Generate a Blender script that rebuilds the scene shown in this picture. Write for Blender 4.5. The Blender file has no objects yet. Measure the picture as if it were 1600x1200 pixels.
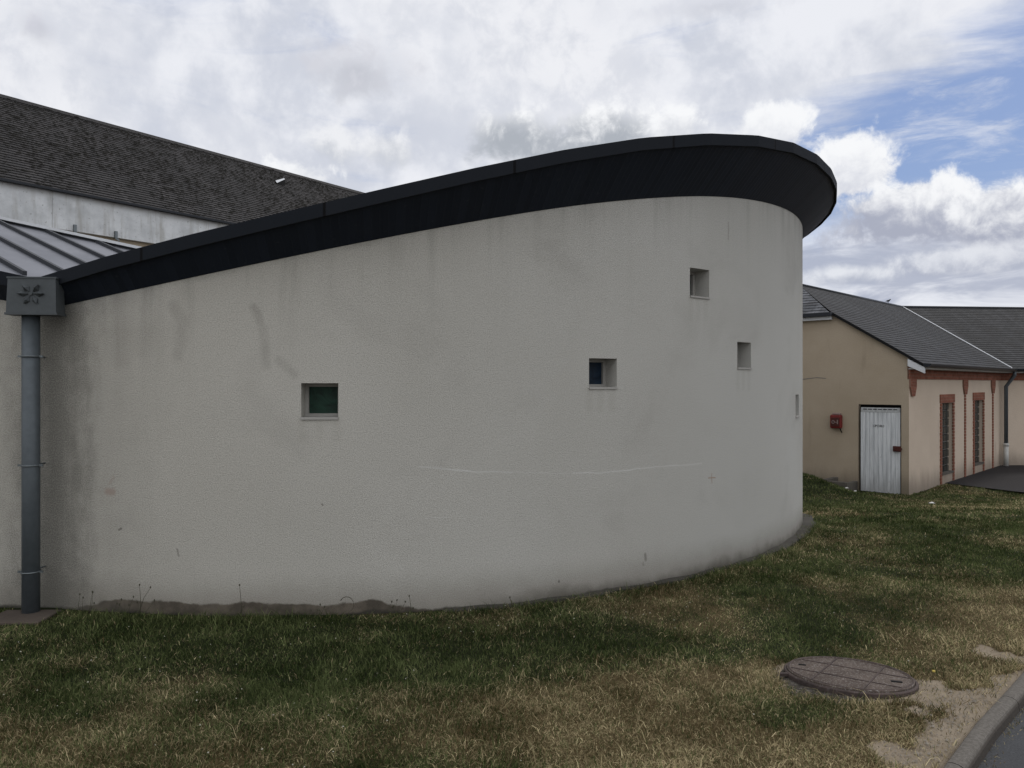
import bpy, bmesh, math, random
import numpy as np
from mathutils import Vector, Matrix, noise as mnoise

R = math.radians
scene = bpy.context.scene
COL = scene.collection
random.seed(7)
rng = np.random.default_rng(11)
EYE = 1.65

# ------------------------------------------------------------------ camera
cam = bpy.data.cameras.new('camera')
cam.lens = 27.0
cam.sensor_width = 36.0
cam.clip_start = 0.05
cam.clip_end = 3000
camo = bpy.data.objects.new('camera', cam)
COL.objects.link(camo)
camo.location = (0, 0, EYE)
camo.rotation_euler = (R(90), 0, 0)
scene.camera = camo

# ------------------------------------------------------------------ node helper
class G:
    def __init__(s, nt):
        s.nt = nt
        nt.nodes.clear()
    def put(s, sock, v):
        if v is None: return
        if isinstance(v, bpy.types.NodeSocket): s.nt.links.new(v, sock)
        else:
            if hasattr(sock.default_value, '__len__') and not hasattr(v, '__len__'): v = (v,)*len(sock.default_value)
            if hasattr(v, '__len__') and len(sock.default_value) == 4 and len(v) == 3: v = tuple(v)+(1,)
            sock.default_value = v
    def node(s, t, props=None, **ins):
        n = s.nt.nodes.new(t)
        for k, v in (props or {}).items(): setattr(n, k, v)
        for k, v in ins.items(): s.put(n.inputs[k.replace('_', ' ')], v)
        return n
    def m(s, op, a, b=None, c=None, clamp=False):
        n = s.nt.nodes.new('ShaderNodeMath'); n.operation = op; n.use_clamp = clamp
        for i, v in enumerate((a, b, c)): s.put(n.inputs[i], v)
        return n.outputs[0]
    def add(s, a, b): return s.m('ADD', a, b)
    def sub(s, a, b): return s.m('SUBTRACT', a, b)
    def mul(s, a, b): return s.m('MULTIPLY', a, b)
    def v(s, op, a, b=None, scale=None):
        n = s.nt.nodes.new('ShaderNodeVectorMath'); n.operation = op
        s.put(n.inputs[0], a)
        if b is not None: s.put(n.inputs[1], b)
        if scale is not None: s.put(n.inputs['Scale'], scale)
        return n.outputs['Value'] if op in ('LENGTH', 'DOT_PRODUCT', 'DISTANCE') else n.outputs[0]
    def ss(s, x, lo, hi, a=0.0, b=1.0):
        n = s.node('ShaderNodeMapRange', {'interpolation_type': 'SMOOTHSTEP'})
        for i, q in enumerate((x, lo, hi, a, b)): s.put(n.inputs[i], q)
        return n.outputs[0]
    def mix(s, f, a, b, mode='MIX'):
        n = s.nt.nodes.new('ShaderNodeMix'); n.data_type = 'RGBA'; n.blend_type = mode
        s.put(n.inputs[0], f); s.put(n.inputs[6], a); s.put(n.inputs[7], b)
        return n.outputs[2]
    def noise(s, vec, scale, detail=3, rough=0.55, dist=0.0):
        n = s.node('ShaderNodeTexNoise', Vector=vec, Scale=scale, Detail=detail, Roughness=rough, Distortion=dist)
        return n.outputs['Fac']
    def sep(s, vec):
        n = s.node('ShaderNodeSeparateXYZ', Vector=vec); return n.outputs
    def comb(s, x, y, z=0.0):
        n = s.node('ShaderNodeCombineXYZ')
        s.put(n.inputs[0], x); s.put(n.inputs[1], y); s.put(n.inputs[2], z)
        return n.outputs[0]
    def attr(s, name):
        return s.node('ShaderNodeAttribute', {'attribute_name': name}).outputs['Fac']
    def uv(s): return s.node('ShaderNodeUVMap').outputs[0]
    def obj(s): return s.node('ShaderNodeTexCoord').outputs['Object']
    def pos(s): return s.node('ShaderNodeNewGeometry').outputs['Position']
    def bump(s, h, strength=0.5, dist=0.01, normal=None):
        n = s.node('ShaderNodeBump', Height=h, Strength=strength, Distance=dist)
        if normal is not None: s.put(n.inputs['Normal'], normal)
        return n.outputs[0]
    def out(s, col, rough=0.8, normal=None, metal=0.0, spec=0.3):
        p = s.node('ShaderNodeBsdfPrincipled')
        s.put(p.inputs['Base Color'], col); s.put(p.inputs['Roughness'], rough)
        s.put(p.inputs['Metallic'], metal); s.put(p.inputs['Specular IOR Level'], spec)
        if normal is not None: s.put(p.inputs['Normal'], normal)
        o = s.node('ShaderNodeOutputMaterial')
        s.nt.links.new(p.outputs[0], o.inputs[0])
        return p
    def seg(s, p, a, b):
        a = Vector((a[0], a[1], 0)); b = Vector((b[0], b[1], 0)); ba = b-a
        pa = s.v('SUBTRACT', p, tuple(a))
        h = s.m('DIVIDE', s.v('DOT_PRODUCT', pa, tuple(ba)), ba.length_squared, clamp=True)
        return s.v('LENGTH', s.v('SUBTRACT', pa, s.v('SCALE', tuple(ba), scale=h)))

def mat(name):
    m = bpy.data.materials.new(name); m.use_nodes = True
    return m, G(m.node_tree)

# ------------------------------------------------------------------ world: sky, clouds
SUN_AZ, SUN_EL = R(42), R(52)       # behind the building, to the right
world = bpy.data.worlds.new('World'); scene.world = world; world.use_nodes = True
g = G(world.node_tree)
sky = g.node('ShaderNodeTexSky', {'sky_type': 'NISHITA', 'sun_disc': False, 'sun_elevation': SUN_EL,
             'sun_rotation': SUN_AZ, 'air_density': 1.0, 'dust_density': 1.0, 'ozone_density': 1.5})
D = g.v('NORMALIZE', g.node('ShaderNodeTexCoord').outputs['Generated'])
dx, dy, dz = g.sep(D)
az = g.mul(g.m('ARCTAN2', dx, dy), 180/math.pi)
el = g.mul(g.m('ARCSINE', dz), 180/math.pi)
P2 = g.comb(g.mul(az, 0.1), g.mul(el, 0.1), 0.0)
P3 = g.v('SCALE', D, scale=6.0)
def azel(px, py):
    a = math.atan((px-800)/1200); return math.degrees(a), math.degrees(math.atan((600-py)/1200*math.cos(a)))
nbig = g.noise(P3, 0.55, 4, 0.55, 0.15)
nmid = g.noise(P3, 1.5, 6, 0.58, 0.12)
nfine = g.noise(P3, 4.2, 7, 0.62, 0.25)
# high white sheet, thin and streaky over the blue
rotv = g.node('ShaderNodeMapping', Vector=P2, Rotation=(0, 0, R(-24)), Scale=(0.42, 2.1, 1))
streak = g.noise(rotv.outputs[0], 1.25, 7, 0.62, 0.7)
ua = g.sub(az, 24.0); ue = g.sub(el, 17.0)
line = g.sub(ue, g.mul(ua, 0.42))                      # gap runs up to the right
gap = g.mul(g.ss(line, -13.0, -6.5), g.ss(line, 6.0, -4.0))
gap = g.mul(gap, g.ss(az, 7.0, 19.0))
gap = g.mul(gap, g.ss(az, 75.0, 50.0))
cover = g.add(g.sub(1.0, g.mul(gap, 1.12)), g.mul(g.sub(streak, 0.5), 2.1))
cover = g.ss(cover, 0.05, 0.92)
veil = g.noise(g.node('ShaderNodeMapping', Vector=P2, Rotation=(0, 0, R(-16)), Scale=(0.5, 1.6, 1)).outputs[0], 2.6, 7, 0.68, 0.5)
cover = g.m('MAXIMUM', cover, g.mul(g.ss(veil, .46, .74), .62))
K = 10.0                                              # background strength is 0.1
def c3(r, gg, b): return (r*K*.775, gg*K*.775, b*K*.775)
sheet = g.mix(g.ss(nmid, 0.38, 0.60), c3(.62, .65, .73), c3(.83, .845, .895))
sheet = g.mix(g.ss(nbig, 0.42, 0.66), sheet, g.mix(g.ss(nfine, .36, .62), c3(.72, .74, .80), c3(.85, .86, .90)))
skyc = g.mix(0.62, g.v('SCALE', sky.outputs[0], scale=.9), c3(.13, .215, .475))
c = g.mix(cover, skyc, sheet)
# smudges and heaps: (px, py, rx_px, ry_px, grey, softness, whiteness)
def heap(c, px, py, rx, ry, edge, base, top, rough=0.9, lo=-0.9, hi=0.5, amt=1.0):
    a0, e0 = azel(px, py); kx = 1/(rx/1200*57.3*math.cos(R(a0))**2); ky = 1/(ry/1200*57.3)
    u = g.mul(g.sub(az, a0), kx); v_ = g.mul(g.sub(el, e0), ky)
    r = g.m('SQRT', g.add(g.mul(u, u), g.mul(v_, v_)))
    f = g.add(g.sub(1.0, r), g.add(g.mul(g.sub(nfine, 0.5), 2.2*rough), g.mul(g.sub(nmid, 0.5), 1.6*rough)))
    msk = g.mul(g.ss(f, 0.0, edge), amt)
    t = g.add(v_, g.mul(g.sub(nfine, 0.5), 3.0))
    return g.mix(msk, c, g.mix(g.ss(t, lo, hi), base, top))
GR, GM, WH = c3(.42, .45, .50), c3(.60, .62, .69), c3(.93, .94, .96)
# low grey-white bank near the horizon
bank = g.ss(g.add(el, g.mul(g.sub(nmid, 0.5), 5.0)), 12.5, 9.0)
rowv = g.node('ShaderNodeMapping', Vector=P2, Rotation=(0, 0, R(4)), Scale=(0.8, 3.4, 1)).outputs[0]
rows = g.noise(rowv, 1.3, 6, 0.6, 0.5)
c = g.mix(g.mul(bank, 0.95), c, g.mix(g.ss(rows, 0.40, 0.62), c3(.44, .475, .58), c3(.80, .82, .88)))
c = heap(c, 60, 40, 60, 28, 0.9, c3(.50, .52, .58), c3(.6, .61, .68), amt=.85)
c = heap(c, 555, 110, 110, 50, 0.9, c3(.47, .49, .55), c3(.64, .65, .71), amt=.9)
c = heap(c, 1120, 8, 130, 26, 1.0, c3(.54, .56, .63), c3(.66, .68, .75), amt=.8)
c = heap(c, 520, 225, 60, 40, 0.7, c3(.52, .55, .61), c3(.86, .87, .90), amt=.9)
c = heap(c, 610, 228, 60, 40, 0.7, c3(.50, .53, .59), c3(.86, .87, .90), amt=.9)
c = heap(c, 470, 268, 90, 26, 0.5, c3(.72, .74, .79), WH)
c = heap(c, 800, 215, 110, 60, 0.8, GR, WH, lo=-.1, hi=.9)
c = heap(c, 950, 205, 100, 55, 0.8, GR, WH, lo=-.2, hi=.8)
c = heap(c, 1060, 195, 60, 38, 0.6, c3(.66, .68, .73), WH)
c = heap(c, 1205, 200, 66, 44, 0.35, c3(.70, .72, .78), WH, rough=.6)
c = heap(c, 1330, 258, 82, 62, 0.35, c3(.66, .68, .75), WH, rough=.6)
c = heap(c, 1470, 305, 55, 30, 0.4, c3(.66, .68, .75), WH, rough=.6)
c = heap(c, 1410, 335, 150, 58, 0.35, c3(.40, .425, .52), WH, rough=.6, lo=-.45, hi=.85)
c = heap(c, 1570, 340, 110, 58, 0.35, c3(.40, .425, .52), WH, rough=.6, lo=-.40, hi=.85)
c = heap(c, 1500, 405, 170, 26, 0.6, c3(.38, .41, .51), c3(.80, .82, .87), rough=.6, amt=.85)
c = heap(c, 1330, 430, 110, 18, 0.7, c3(.45, .48, .57), c3(.84, .86, .90), rough=.6, amt=.8)
# the half of the sky away from the sun is brightened, added fill for wall and lawn
away = g.ss(dy, 0.25, -0.6)
c = g.mix(away, c, g.mix(g.ss(nmid, .38, .64), c3(.86, .875, .91), c3(1.16, 1.17, 1.19)))
bg = g.node('ShaderNodeBackground', Color=c, Strength=0.1)
wo = g.node('ShaderNodeOutputWorld'); g.nt.links.new(bg.outputs[0], wo.inputs[0])
world.cycles.sampling_method = 'MANUAL'; world.cycles.sample_map_resolution = 1024

# ------------------------------------------------------------------ sun
sun = bpy.data.lights.new('sun', 'SUN'); sun.energy = 0.8; sun.angle = R(14); sun.color = (1, .95, .88)
suno = bpy.data.objects.new('sun', sun); COL.objects.link(suno)
sd = Vector((math.sin(SUN_AZ)*math.cos(SUN_EL), math.cos(SUN_AZ)*math.cos(SUN_EL), math.sin(SUN_EL)))
suno.rotation_euler = (-sd).to_track_quat('-Z', 'Y').to_euler()
suno.location = sd*60
scene.view_settings.view_transform = 'Standard'
scene.view_settings.look = 'None'
scene.view_settings.exposure = 0.38
scene.view_settings.gamma = 1.0

# ------------------------------------------------------------------ object helpers
def tag(o, label=None, cat=None, group=None, kind=None):
    if label: o['label'] = label
    if cat: o['category'] = cat
    if group: o['group'] = group
    if kind: o['kind'] = kind
    return o
def empty(name, loc, label, cat, group=None):
    o = bpy.data.objects.new(name, None); COL.objects.link(o); o.location = loc
    o.empty_display_size = .3
    return tag(o, label, cat, group)

class MB:
    """collects faces (world coordinates) and makes ONE mesh object of them"""
    def __init__(s): s.v = []; s.f = []; s.uv = []; s.sm = []; s.at = {}
    def face(s, pts, uv=None, smooth=False):
        i = len(s.v); s.v += [tuple(p) for p in pts]; s.f.append(tuple(range(i, i+len(pts))))
        s.uv.append(uv if uv else [(0, 0)]*len(pts)); s.sm.append(smooth)
    def quad(s, a, b, c, d, uv=None, smooth=False): s.face((a, b, c, d), uv, smooth)
    def obox(s, o, ax, ay, az_):
        """oriented box from corner o with edge vectors"""
        o, ax, ay, az_ = map(Vector, (o, ax, ay, az_))
        p = [o, o+ax, o+ax+ay, o+ay]; q = [x+az_ for x in p]
        lx, ly, lz = ax.length, ay.length, az_.length
        s.quad(*p[::-1], uv=[(0, 0), (0, ly), (lx, ly), (lx, 0)][::-1]); s.quad(*q, uv=[(0, 0), (lx, 0), (lx, ly), (0, ly)])
        for i in range(4):
            j = (i+1) % 4; l = lx if i % 2 == 0 else ly
            s.quad(p[i], p[j], q[j], q[i], uv=[(0, 0), (l, 0), (l, lz), (0, lz)])
    def cbox(s, c, x, y, z, sx, sy, sz):
        c, x, y, z = map(Vector, (c, x, y, z))
        s.obox(c-x*sx/2-y*sy/2-z*sz/2, x*sx, y*sy, z*sz)
    def tube(s, pts, r, n=12, caps=True, smooth=True):
        pts = [Vector(p) for p in pts]; rs = r if hasattr(r, '__len__') else [r]*len(pts)
        rings = []
        for i, p in enumerate(pts):
            t = (pts[min(i+1, len(pts)-1)]-pts[max(i-1, 0)]).normalized()
            up = Vector((0, 0, 1)) if abs(t.z) < .95 else Vector((0, 1, 0))
            a = t.cross(up).normalized(); b = a.cross(t).normalized()
            rings.append([p+(a*math.cos(k*2*math.pi/n)+b*math.sin(k*2*math.pi/n))*rs[i] for k in range(n)])
        i0 = len(s.v)
        for r_ in rings: s.v += [tuple(p) for p in r_]
        for i in range(len(rings)-1):
            for k in range(n):
                s.f.append((i0+i*n+k, i0+(i+1)*n+k, i0+(i+1)*n+(k+1) % n, i0+i*n+(k+1) % n))
                s.uv.append([(0, 0)]*4); s.sm.append(smooth)
        if caps:
            s.f.append(tuple(i0+k for k in range(n))); s.uv.append([(0, 0)]*n); s.sm.append(False)
            s.f.append(tuple(i0+(len(rings)-1)*n+k for k in range(n))[::-1]); s.uv.append([(0, 0)]*n); s.sm.append(False)
    def build(s, name, m, parent=None, bevel=0, recalc=True, merge=None):
        me = bpy.data.meshes.new(name)
        if parent is not None:
            pl = Vector(parent_world(parent)); off = pl
        else: off = Vector((0, 0, 0))
        me.from_pydata([tuple(Vector(p)-off) for p in s.v], [], s.f)
        l = me.uv_layers.new(name='UVMap')
        fl = [c for u in s.uv for p in u for c in p]
        l.data.foreach_set('uv', fl)
        me.polygons.foreach_set('use_smooth', s.sm)
        for k, vals in s.at.items():
            a = me.attributes.new(k, 'FLOAT', 'POINT'); a.data.foreach_set('value', vals)
        if recalc or merge:
            bm = bmesh.new(); bm.from_mesh(me)
            bmesh.ops.remove_doubles(bm, verts=bm.verts, dist=merge or 1e-5)
            if recalc: bmesh.ops.recalc_face_normals(bm, faces=bm.faces)
            bm.to_mesh(me); bm.free()
        me.materials.append(m)
        o = bpy.data.objects.new(name, me); COL.objects.link(o)
        if parent is not None: o.parent = parent
        if bevel:
            b = o.modifiers.new('bevel', 'BEVEL'); b.width = bevel; b.segments = 2; b.limit_method = 'ANGLE'
        return o
def parent_world(o):
    p = Vector(o.location)
    while o.parent: o = o.parent; p += Vector(o.location)
    return p

# value noise for scattering
_tab = rng.random((256, 256))
def vnoise(x, y, sc):
    x = np.asarray(x)*sc; y = np.asarray(y)*sc
    xi = np.floor(x).astype(int); yi = np.floor(y).astype(int); fx = x-xi; fy = y-yi
    fx = fx*fx*(3-2*fx); fy = fy*fy*(3-2*fy)
    t = lambda a, b: _tab[a % 256, b % 256]
    return (t(xi, yi)*(1-fx)+t(xi+1, yi)*fx)*(1-fy)+(t(xi, yi+1)*(1-fx)+t(xi+1, yi+1)*fx)*fy
def fbm(x, y, sc, o=4):
    r = 0; a = .5; n = 0
    for i in range(o): r = r+a*vnoise(x+i*17.3, y-i*9.1, sc*2**i); n += a; a *= .5
    return r/n
def sst(x, a, b):
    t = np.clip((np.asarray(x, float)-a)/(b-a), 0, 1); return t*t*(3-2*t)

# ------------------------------------------------------------------ terrain shape
U = Vector((.696, .718, 0)).normalized(); NB = Vector((-U.y, U.x, 0))       # facade direction / inward of the brick trimmed building
CRN = Vector((8.27, 16.0, 0)); ZB = -.68
KA = Vector((1.87, 3.30)); KD = Vector((.694, .72)).normalized(); KN = Vector((KD.y, -KD.x))   # kerb line, direction, road side
def kerb_dist(x, y): return (np.asarray(x)-KA.x)*KN.x+(np.asarray(y)-KA.y)*KN.y
def ground_z(x, y):
    x = np.asarray(x, float); y = np.asarray(y, float)
    z = ZB*sst(y, 8.2, 16.4)
    z = z+.30*sst(x, 7.45, 6.5)*sst(y, 13.5, 17.0)
    r = np.hypot(x-1.882, y-4.286); z = z-.085*(y-4.286)*sst(r, 1.3, .35)
    return z
def gp(px, py):
    d = EYE*1200/(py-600); return (px-800)/1200*d, d

# ------------------------------------------------------------------ plan of the curved building
S_END = 19.5; DS = .05
_s = np.arange(0, S_END+1e-6, DS)
_th = -.28569+.125305*_s+.01250807*_s**2-.000872937*_s**3
i9 = int(9.2/DS); k9 = .172
_th = np.where(_s > 9.2, _th[i9]+k9*(_s-9.2), _th)
_X = -3.77381+np.concatenate([[0], np.cumsum(np.cos(_th[:-1])*DS)])
_Y = 5.75157+np.concatenate([[0], np.cumsum(np.sin(_th[:-1])*DS)])
S0 = .38                                                      # where the pipe corner sits
XC, YC = float(np.interp(S0, _s, _X)), float(np.interp(S0, _s, _Y))
LEFT = 5.6
def plan(s, off=0.0):
    """point on the wall line; off > 0 is outwards"""
    if s < S0:                                                # straight wall left of the pipe
        return Vector((XC-(S0-s), YC+.012*(S0-s)-off, 0))
    x = np.interp(s, _s, _X); y = np.interp(s, _s, _Y); t = np.interp(s, _s, _th)
    return Vector((x+off*math.sin(t), y-off*math.cos(t), 0))
def theta(s): return 0.0 if s < S0 else float(np.interp(s, _s, _th))
def s_of_px(px):
    q = 800+1200*_X/_Y; i = int(np.argmax(q)); return float(np.interp(px, q[:i+1], _s[:i+1]))
def uvz(px, py):
    """pixel on the wall -> (arc length, world height)"""
    s = s_of_px(px); p = plan(s); return s, EYE+(600-py)/1200*p.y

# edge heights along the wall (above the eye), smoothed
def smooth_curve(pts):
    q = np.arange(-2, S_END+2, .05); v = np.interp(q, [p[0] for p in pts], [p[1] for p in pts])
    lo = (pts[1][1]-pts[0][1])/(pts[1][0]-pts[0][0]); v = np.where(q < pts[0][0], pts[0][1]+(q-pts[0][0])*lo, v)
    k = np.exp(-np.arange(-16, 17)**2/(2*7.0**2)); k /= k.sum()
    w = np.convolve(np.pad(v, 16, mode='reflect', reflect_type='odd'), k, 'valid')
    return lambda s: EYE+float(np.interp(s, q, w))
_wt = smooth_curve([(.47, .568), (1.04, .663), (1.98, .85), (2.89, 1.05), (3.83, 1.265), (4.37, 1.387), (5.03, 1.511), (5.41, 1.58), (5.86, 1.65), (6.24, 1.698), (6.8, 1.755), (7.34, 1.80), (7.85, 1.83), (8.5, 1.855), (9.2, 1.87), (11, 1.86), (13, 1.75), (15, 1.55), (19.5, 1.0)])
_rl = smooth_curve([(.60, .724), (1.14, .843), (2.05, 1.042), (2.89, 1.252), (3.73, 1.495), (4.19, 1.63), (4.75, 1.785), (5.05, 1.855), (5.41, 1.93), (5.69, 1.985), (6.08, 2.052), (6.4, 2.10), (6.9, 2.145), (7.4, 2.165), (8.2, 2.175), (9.0, 2.19), (10, 2.20), (12, 2.12), (15, 1.85), (19.5, 1.3)])
def offs(s):
    t = min(1, max(0, (s-S0)/5)); return .14+.22*t*t*(3-2*t)
def wall_top(s): return _wt(S0)+.19*(S0-s) if s < S0 else _wt(s)
def rim_low(s): return _rl(S0)+.19*(S0-s) if s < S0 else _rl(s)
BAND = .085

# ------------------------------------------------------------------ materials
def simple(name, col, rough=.7, metal=0, bump=.0, bscale=40, var=.12, spec=.3):
    m, g = mat(name); p = g.obj()
    n = g.noise(p, bscale, 4); n2 = g.noise(p, 3.0, 4)
    f = g.add(g.mul(g.sub(n, .5), var*1.4), g.mul(g.sub(n2, .5), var*2))
    cc = g.v('SCALE', g.comb(*col), scale=g.add(1.0, f))
    g.out(cc, rough, g.bump(n, bump, .004) if bump else None, metal, spec)
    return m

# --- stucco of the curved wall
def stucco_material():
    m, g = mat('grey_stucco'); uv = g.uv(); u, v_, _ = g.sep(uv)
    top = g.attr('below_top'); hb = g.attr('above_ground')
    grain = g.noise(uv, 125, 3, .65); grain2 = g.noise(uv, 270, 2, .6); blot = g.noise(uv, 1.1, 5, .6, .4); med = g.noise(uv, 7, 5, .6)
    wide = g.noise(uv, .45, 3, .5)
    col = g.mix(g.ss(wide, .35, .65), (.495, .492, .465), (.535, .533, .508))
    col = g.mix(g.ss(u, 7.0, .0), col, g.v('MULTIPLY', col, (1.0, .965, .915)))
    col = g.mix(g.mul(g.ss(blot, .52, .72), .30), col, (.33, .315, .29))
    col = g.mix(g.mul(g.ss(grain, .60, .34), .46), col, (.20, .19, .175))
    col = g.mix(g.mul(g.ss(grain2, .58, .74), .35), col, (.56, .55, .53))
    dark = (.155, .148, .128)
    pt = g.node('ShaderNodeTexVoronoi', Vector=g.v('ADD', uv, g.v('SCALE', g.comb(med, blot), scale=.5)), Scale=.55)
    pv = g.node('ShaderNodeRGBToBW', Color=pt.outputs['Color']).outputs[0]
    col = g.mix(g.mul(g.ss(pv, .3, .7), .16), col, (.43, .415, .375))
    # rain streaks under the roof edge
    st = g.noise(g.comb(g.mul(u, 5.5), g.mul(v_, .35)), 1.0, 4, .65)
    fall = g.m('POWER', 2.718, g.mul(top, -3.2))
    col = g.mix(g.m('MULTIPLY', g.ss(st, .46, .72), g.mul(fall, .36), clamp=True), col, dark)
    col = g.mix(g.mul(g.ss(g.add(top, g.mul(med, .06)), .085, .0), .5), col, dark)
    # damp base with a ragged edge, and exposed footing band
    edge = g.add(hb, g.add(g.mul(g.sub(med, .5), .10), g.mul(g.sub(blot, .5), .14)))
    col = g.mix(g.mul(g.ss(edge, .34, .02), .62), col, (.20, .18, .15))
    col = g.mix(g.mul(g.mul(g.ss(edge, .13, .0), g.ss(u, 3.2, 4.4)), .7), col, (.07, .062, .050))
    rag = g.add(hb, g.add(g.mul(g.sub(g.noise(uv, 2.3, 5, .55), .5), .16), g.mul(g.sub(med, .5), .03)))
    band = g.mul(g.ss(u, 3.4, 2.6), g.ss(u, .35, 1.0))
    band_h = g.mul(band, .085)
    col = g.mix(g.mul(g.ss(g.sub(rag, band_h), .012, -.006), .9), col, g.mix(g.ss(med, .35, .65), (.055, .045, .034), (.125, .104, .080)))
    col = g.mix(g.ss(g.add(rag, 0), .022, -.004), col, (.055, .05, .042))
    # grime round the downpipe
    du = g.m('ABSOLUTE', g.sub(u, S0+.06))
    gn = g.noise(g.comb(g.mul(u, 4), g.mul(v_, .8)), 1.6, 5, .65)
    dj = g.add(du, g.add(g.mul(g.sub(med, .5), .35), g.mul(g.sub(gn, .5), .55)))
    gr = g.add(g.mul(g.ss(dj, .46, .02), .62), g.mul(g.ss(dj, 1.15, .0), .38))
    gr = g.m('MULTIPLY', gr, g.add(.72, g.mul(g.sub(.55, grain), 1.6)), clamp=True)
    col = g.mix(g.mul(gr, .88), col, (.115, .112, .098))
    # single smears (dirt)
    wob = g.add(uv, 0) if False else g.v('ADD', uv, g.v('SCALE', g.comb(g.sub(g.noise(uv, 9, 3), .5), g.sub(g.noise(uv, 8, 3), .5)), scale=.03))
    def smear(c_, pts, w, amt, colr, rag=True):
        q = [uvz(*p) for p in pts]; d = None
        for a, b in zip(q[:-1], q[1:]):
            e = g.seg(wob, a, b); d = e if d is None else g.m('MINIMUM', d, e)
        k = g.mul(g.ss(d, w, w*.15), amt)
        if rag: k = g.m('MULTIPLY', k, g.add(.25, g.mul(med, 1.4)), clamp=True)
        return g.mix(k, c_, colr)
    sm = (.20, .185, .165)
    col = smear(col, [(270, 478), (285, 500), (283, 530), (278, 555)], .07, .24, sm)
    col = smear(col, [(396, 480), (406, 500)], .05, .34, sm)
    col = smear(col, [(410, 512), (415, 545), (416, 570)], .055, .22, sm)
    col = smear(col, [(436, 563), (460, 585)], .05, .22, sm)
    col = smear(col, [(195, 470), (190, 560)], .12, .18, sm)
    col = smear(col, [(225, 460), (222, 550)], .10, .12, sm)
    col = smear(col, [(168, 768), (176, 768)], .04, .6, (.30, .225, .185), False)
    col = smear(col, [(172, 755), (177, 745)], .02, .3, (.30, .225, .185))
    col = smear(col, [(186, 828), (190, 826)], .012, .8, (.12, .11, .1))
    col = smear(col, [(276, 858), (279, 868)], .012, .6, (.16, .15, .13))
    col = smear(col, [(1008, 866), (1009, 874)], .022, .7, (.20, .19, .17))
    col = smear(col, [(1005, 880), (1006, 882)], .018, .5, (.20, .19, .17))
    col = smear(col, [(874, 908), (874, 909)], .012, .9, (.10, .09, .08))
    col = smear(col, [(503, 788), (504, 789)], .010, .8, (.12, .11, .1))
    col = smear(col, [(1138, 348), (1138, 375)], .012, .45, sm)
    col = smear(col, [(1112.5, 740), (1112.5, 755)], .009, .7, (.30, .20, .14), False)
    col = smear(col, [(1107, 747), (1118, 747)], .009, .7, (.30, .20, .14), False)
    # run-off under the little windows
    for a, b, y in ((472, 526, 655), (921, 956, 608), (1079, 1103, 466), (1153, 1170, 577)):
        for px in (a, (a+b)/2, b):
            col = smear(col, [(px, y), (px, y+30)], .05, .12, (.24, .225, .185))
    # pale scrape
    sc = (.60, .60, .58)
    col = smear(col, [(655, 729), (690, 733), (735, 736)], .008, .5, sc)
    col = smear(col, [(700, 734), (745, 737), (800, 738)], .009, .55, sc)
    col = smear(col, [(800, 737), (862, 740), (897, 740)], .006, .35, sc)
    col = smear(col, [(895, 740), (935, 739), (1000, 732)], .009, .6, sc)
    col = smear(col, [(1000, 732), (1050, 728), (1097, 724)], .009, .5, sc)
    col = smear(col, [(664, 809), (700, 809)], .006, .4, sc)
    h = g.add(g.mul(grain, 1.0), g.mul(grain2, .45))
    nrm = g.bump(h, .7, .0055)
    g.out(col, .92, nrm, 0, .15)
    return m
M = {}
M['stucco'] = stucco_material()

def soffit_material():
    m, g = mat('navy_boards'); uv = g.uv(); u, v_, _ = g.sep(uv)
    fr = g.m('FRACT', g.mul(u, 1/.055))
    ln = g.ss(g.m('ABSOLUTE', g.sub(fr, .5)), .36, .48)
    brd = g.node('ShaderNodeTexWhiteNoise', {'noise_dimensions': '1D'}, W=g.m('FLOOR', g.mul(u, 1/.055))).outputs['Value']
    col = g.mix(brd, (.0085, .0125, .021), (.0125, .0175, .029))
    col = g.mix(g.mul(ln, g.add(.06, g.mul(g.ss(u, 3.5, 7.0), .5))), col, (.034, .041, .053))
    n = g.noise(uv, 14, 4)
    col = g.mix(g.mul(g.ss(n, .62, .74), .25), col, (.05, .052, .055))
    g.out(col, .6, g.bump(ln, .22, .003), 0, .25); return m
M['soffit'] = soffit_material()
def band_material():
    m, g = mat('anthracite_metal'); uv = g.uv(); u, v_, _ = g.sep(uv)
    fr = g.m('FRACT', g.mul(u, 1/1.25)); j = g.ss(g.m('ABSOLUTE', g.sub(fr, .5)), .489, .496)
    n = g.noise(uv, 2.2, 5); pn = g.node('ShaderNodeTexWhiteNoise', {'noise_dimensions': '1D'}, W=g.m('FLOOR', g.mul(u, 1/1.25))).outputs['Value']
    col = g.mix(n, (.008, .0105, .015), (.0145, .0175, .023))
    col = g.mix(g.mul(pn, .4), col, (.018, .020, .025)); col = g.mix(j, col, (.004, .004, .005))
    g.out(col, .75, g.bump(g.add(n, g.mul(j, -.6)), .25, .01), 0, .12); return m
M['band'] = band_material()

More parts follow.
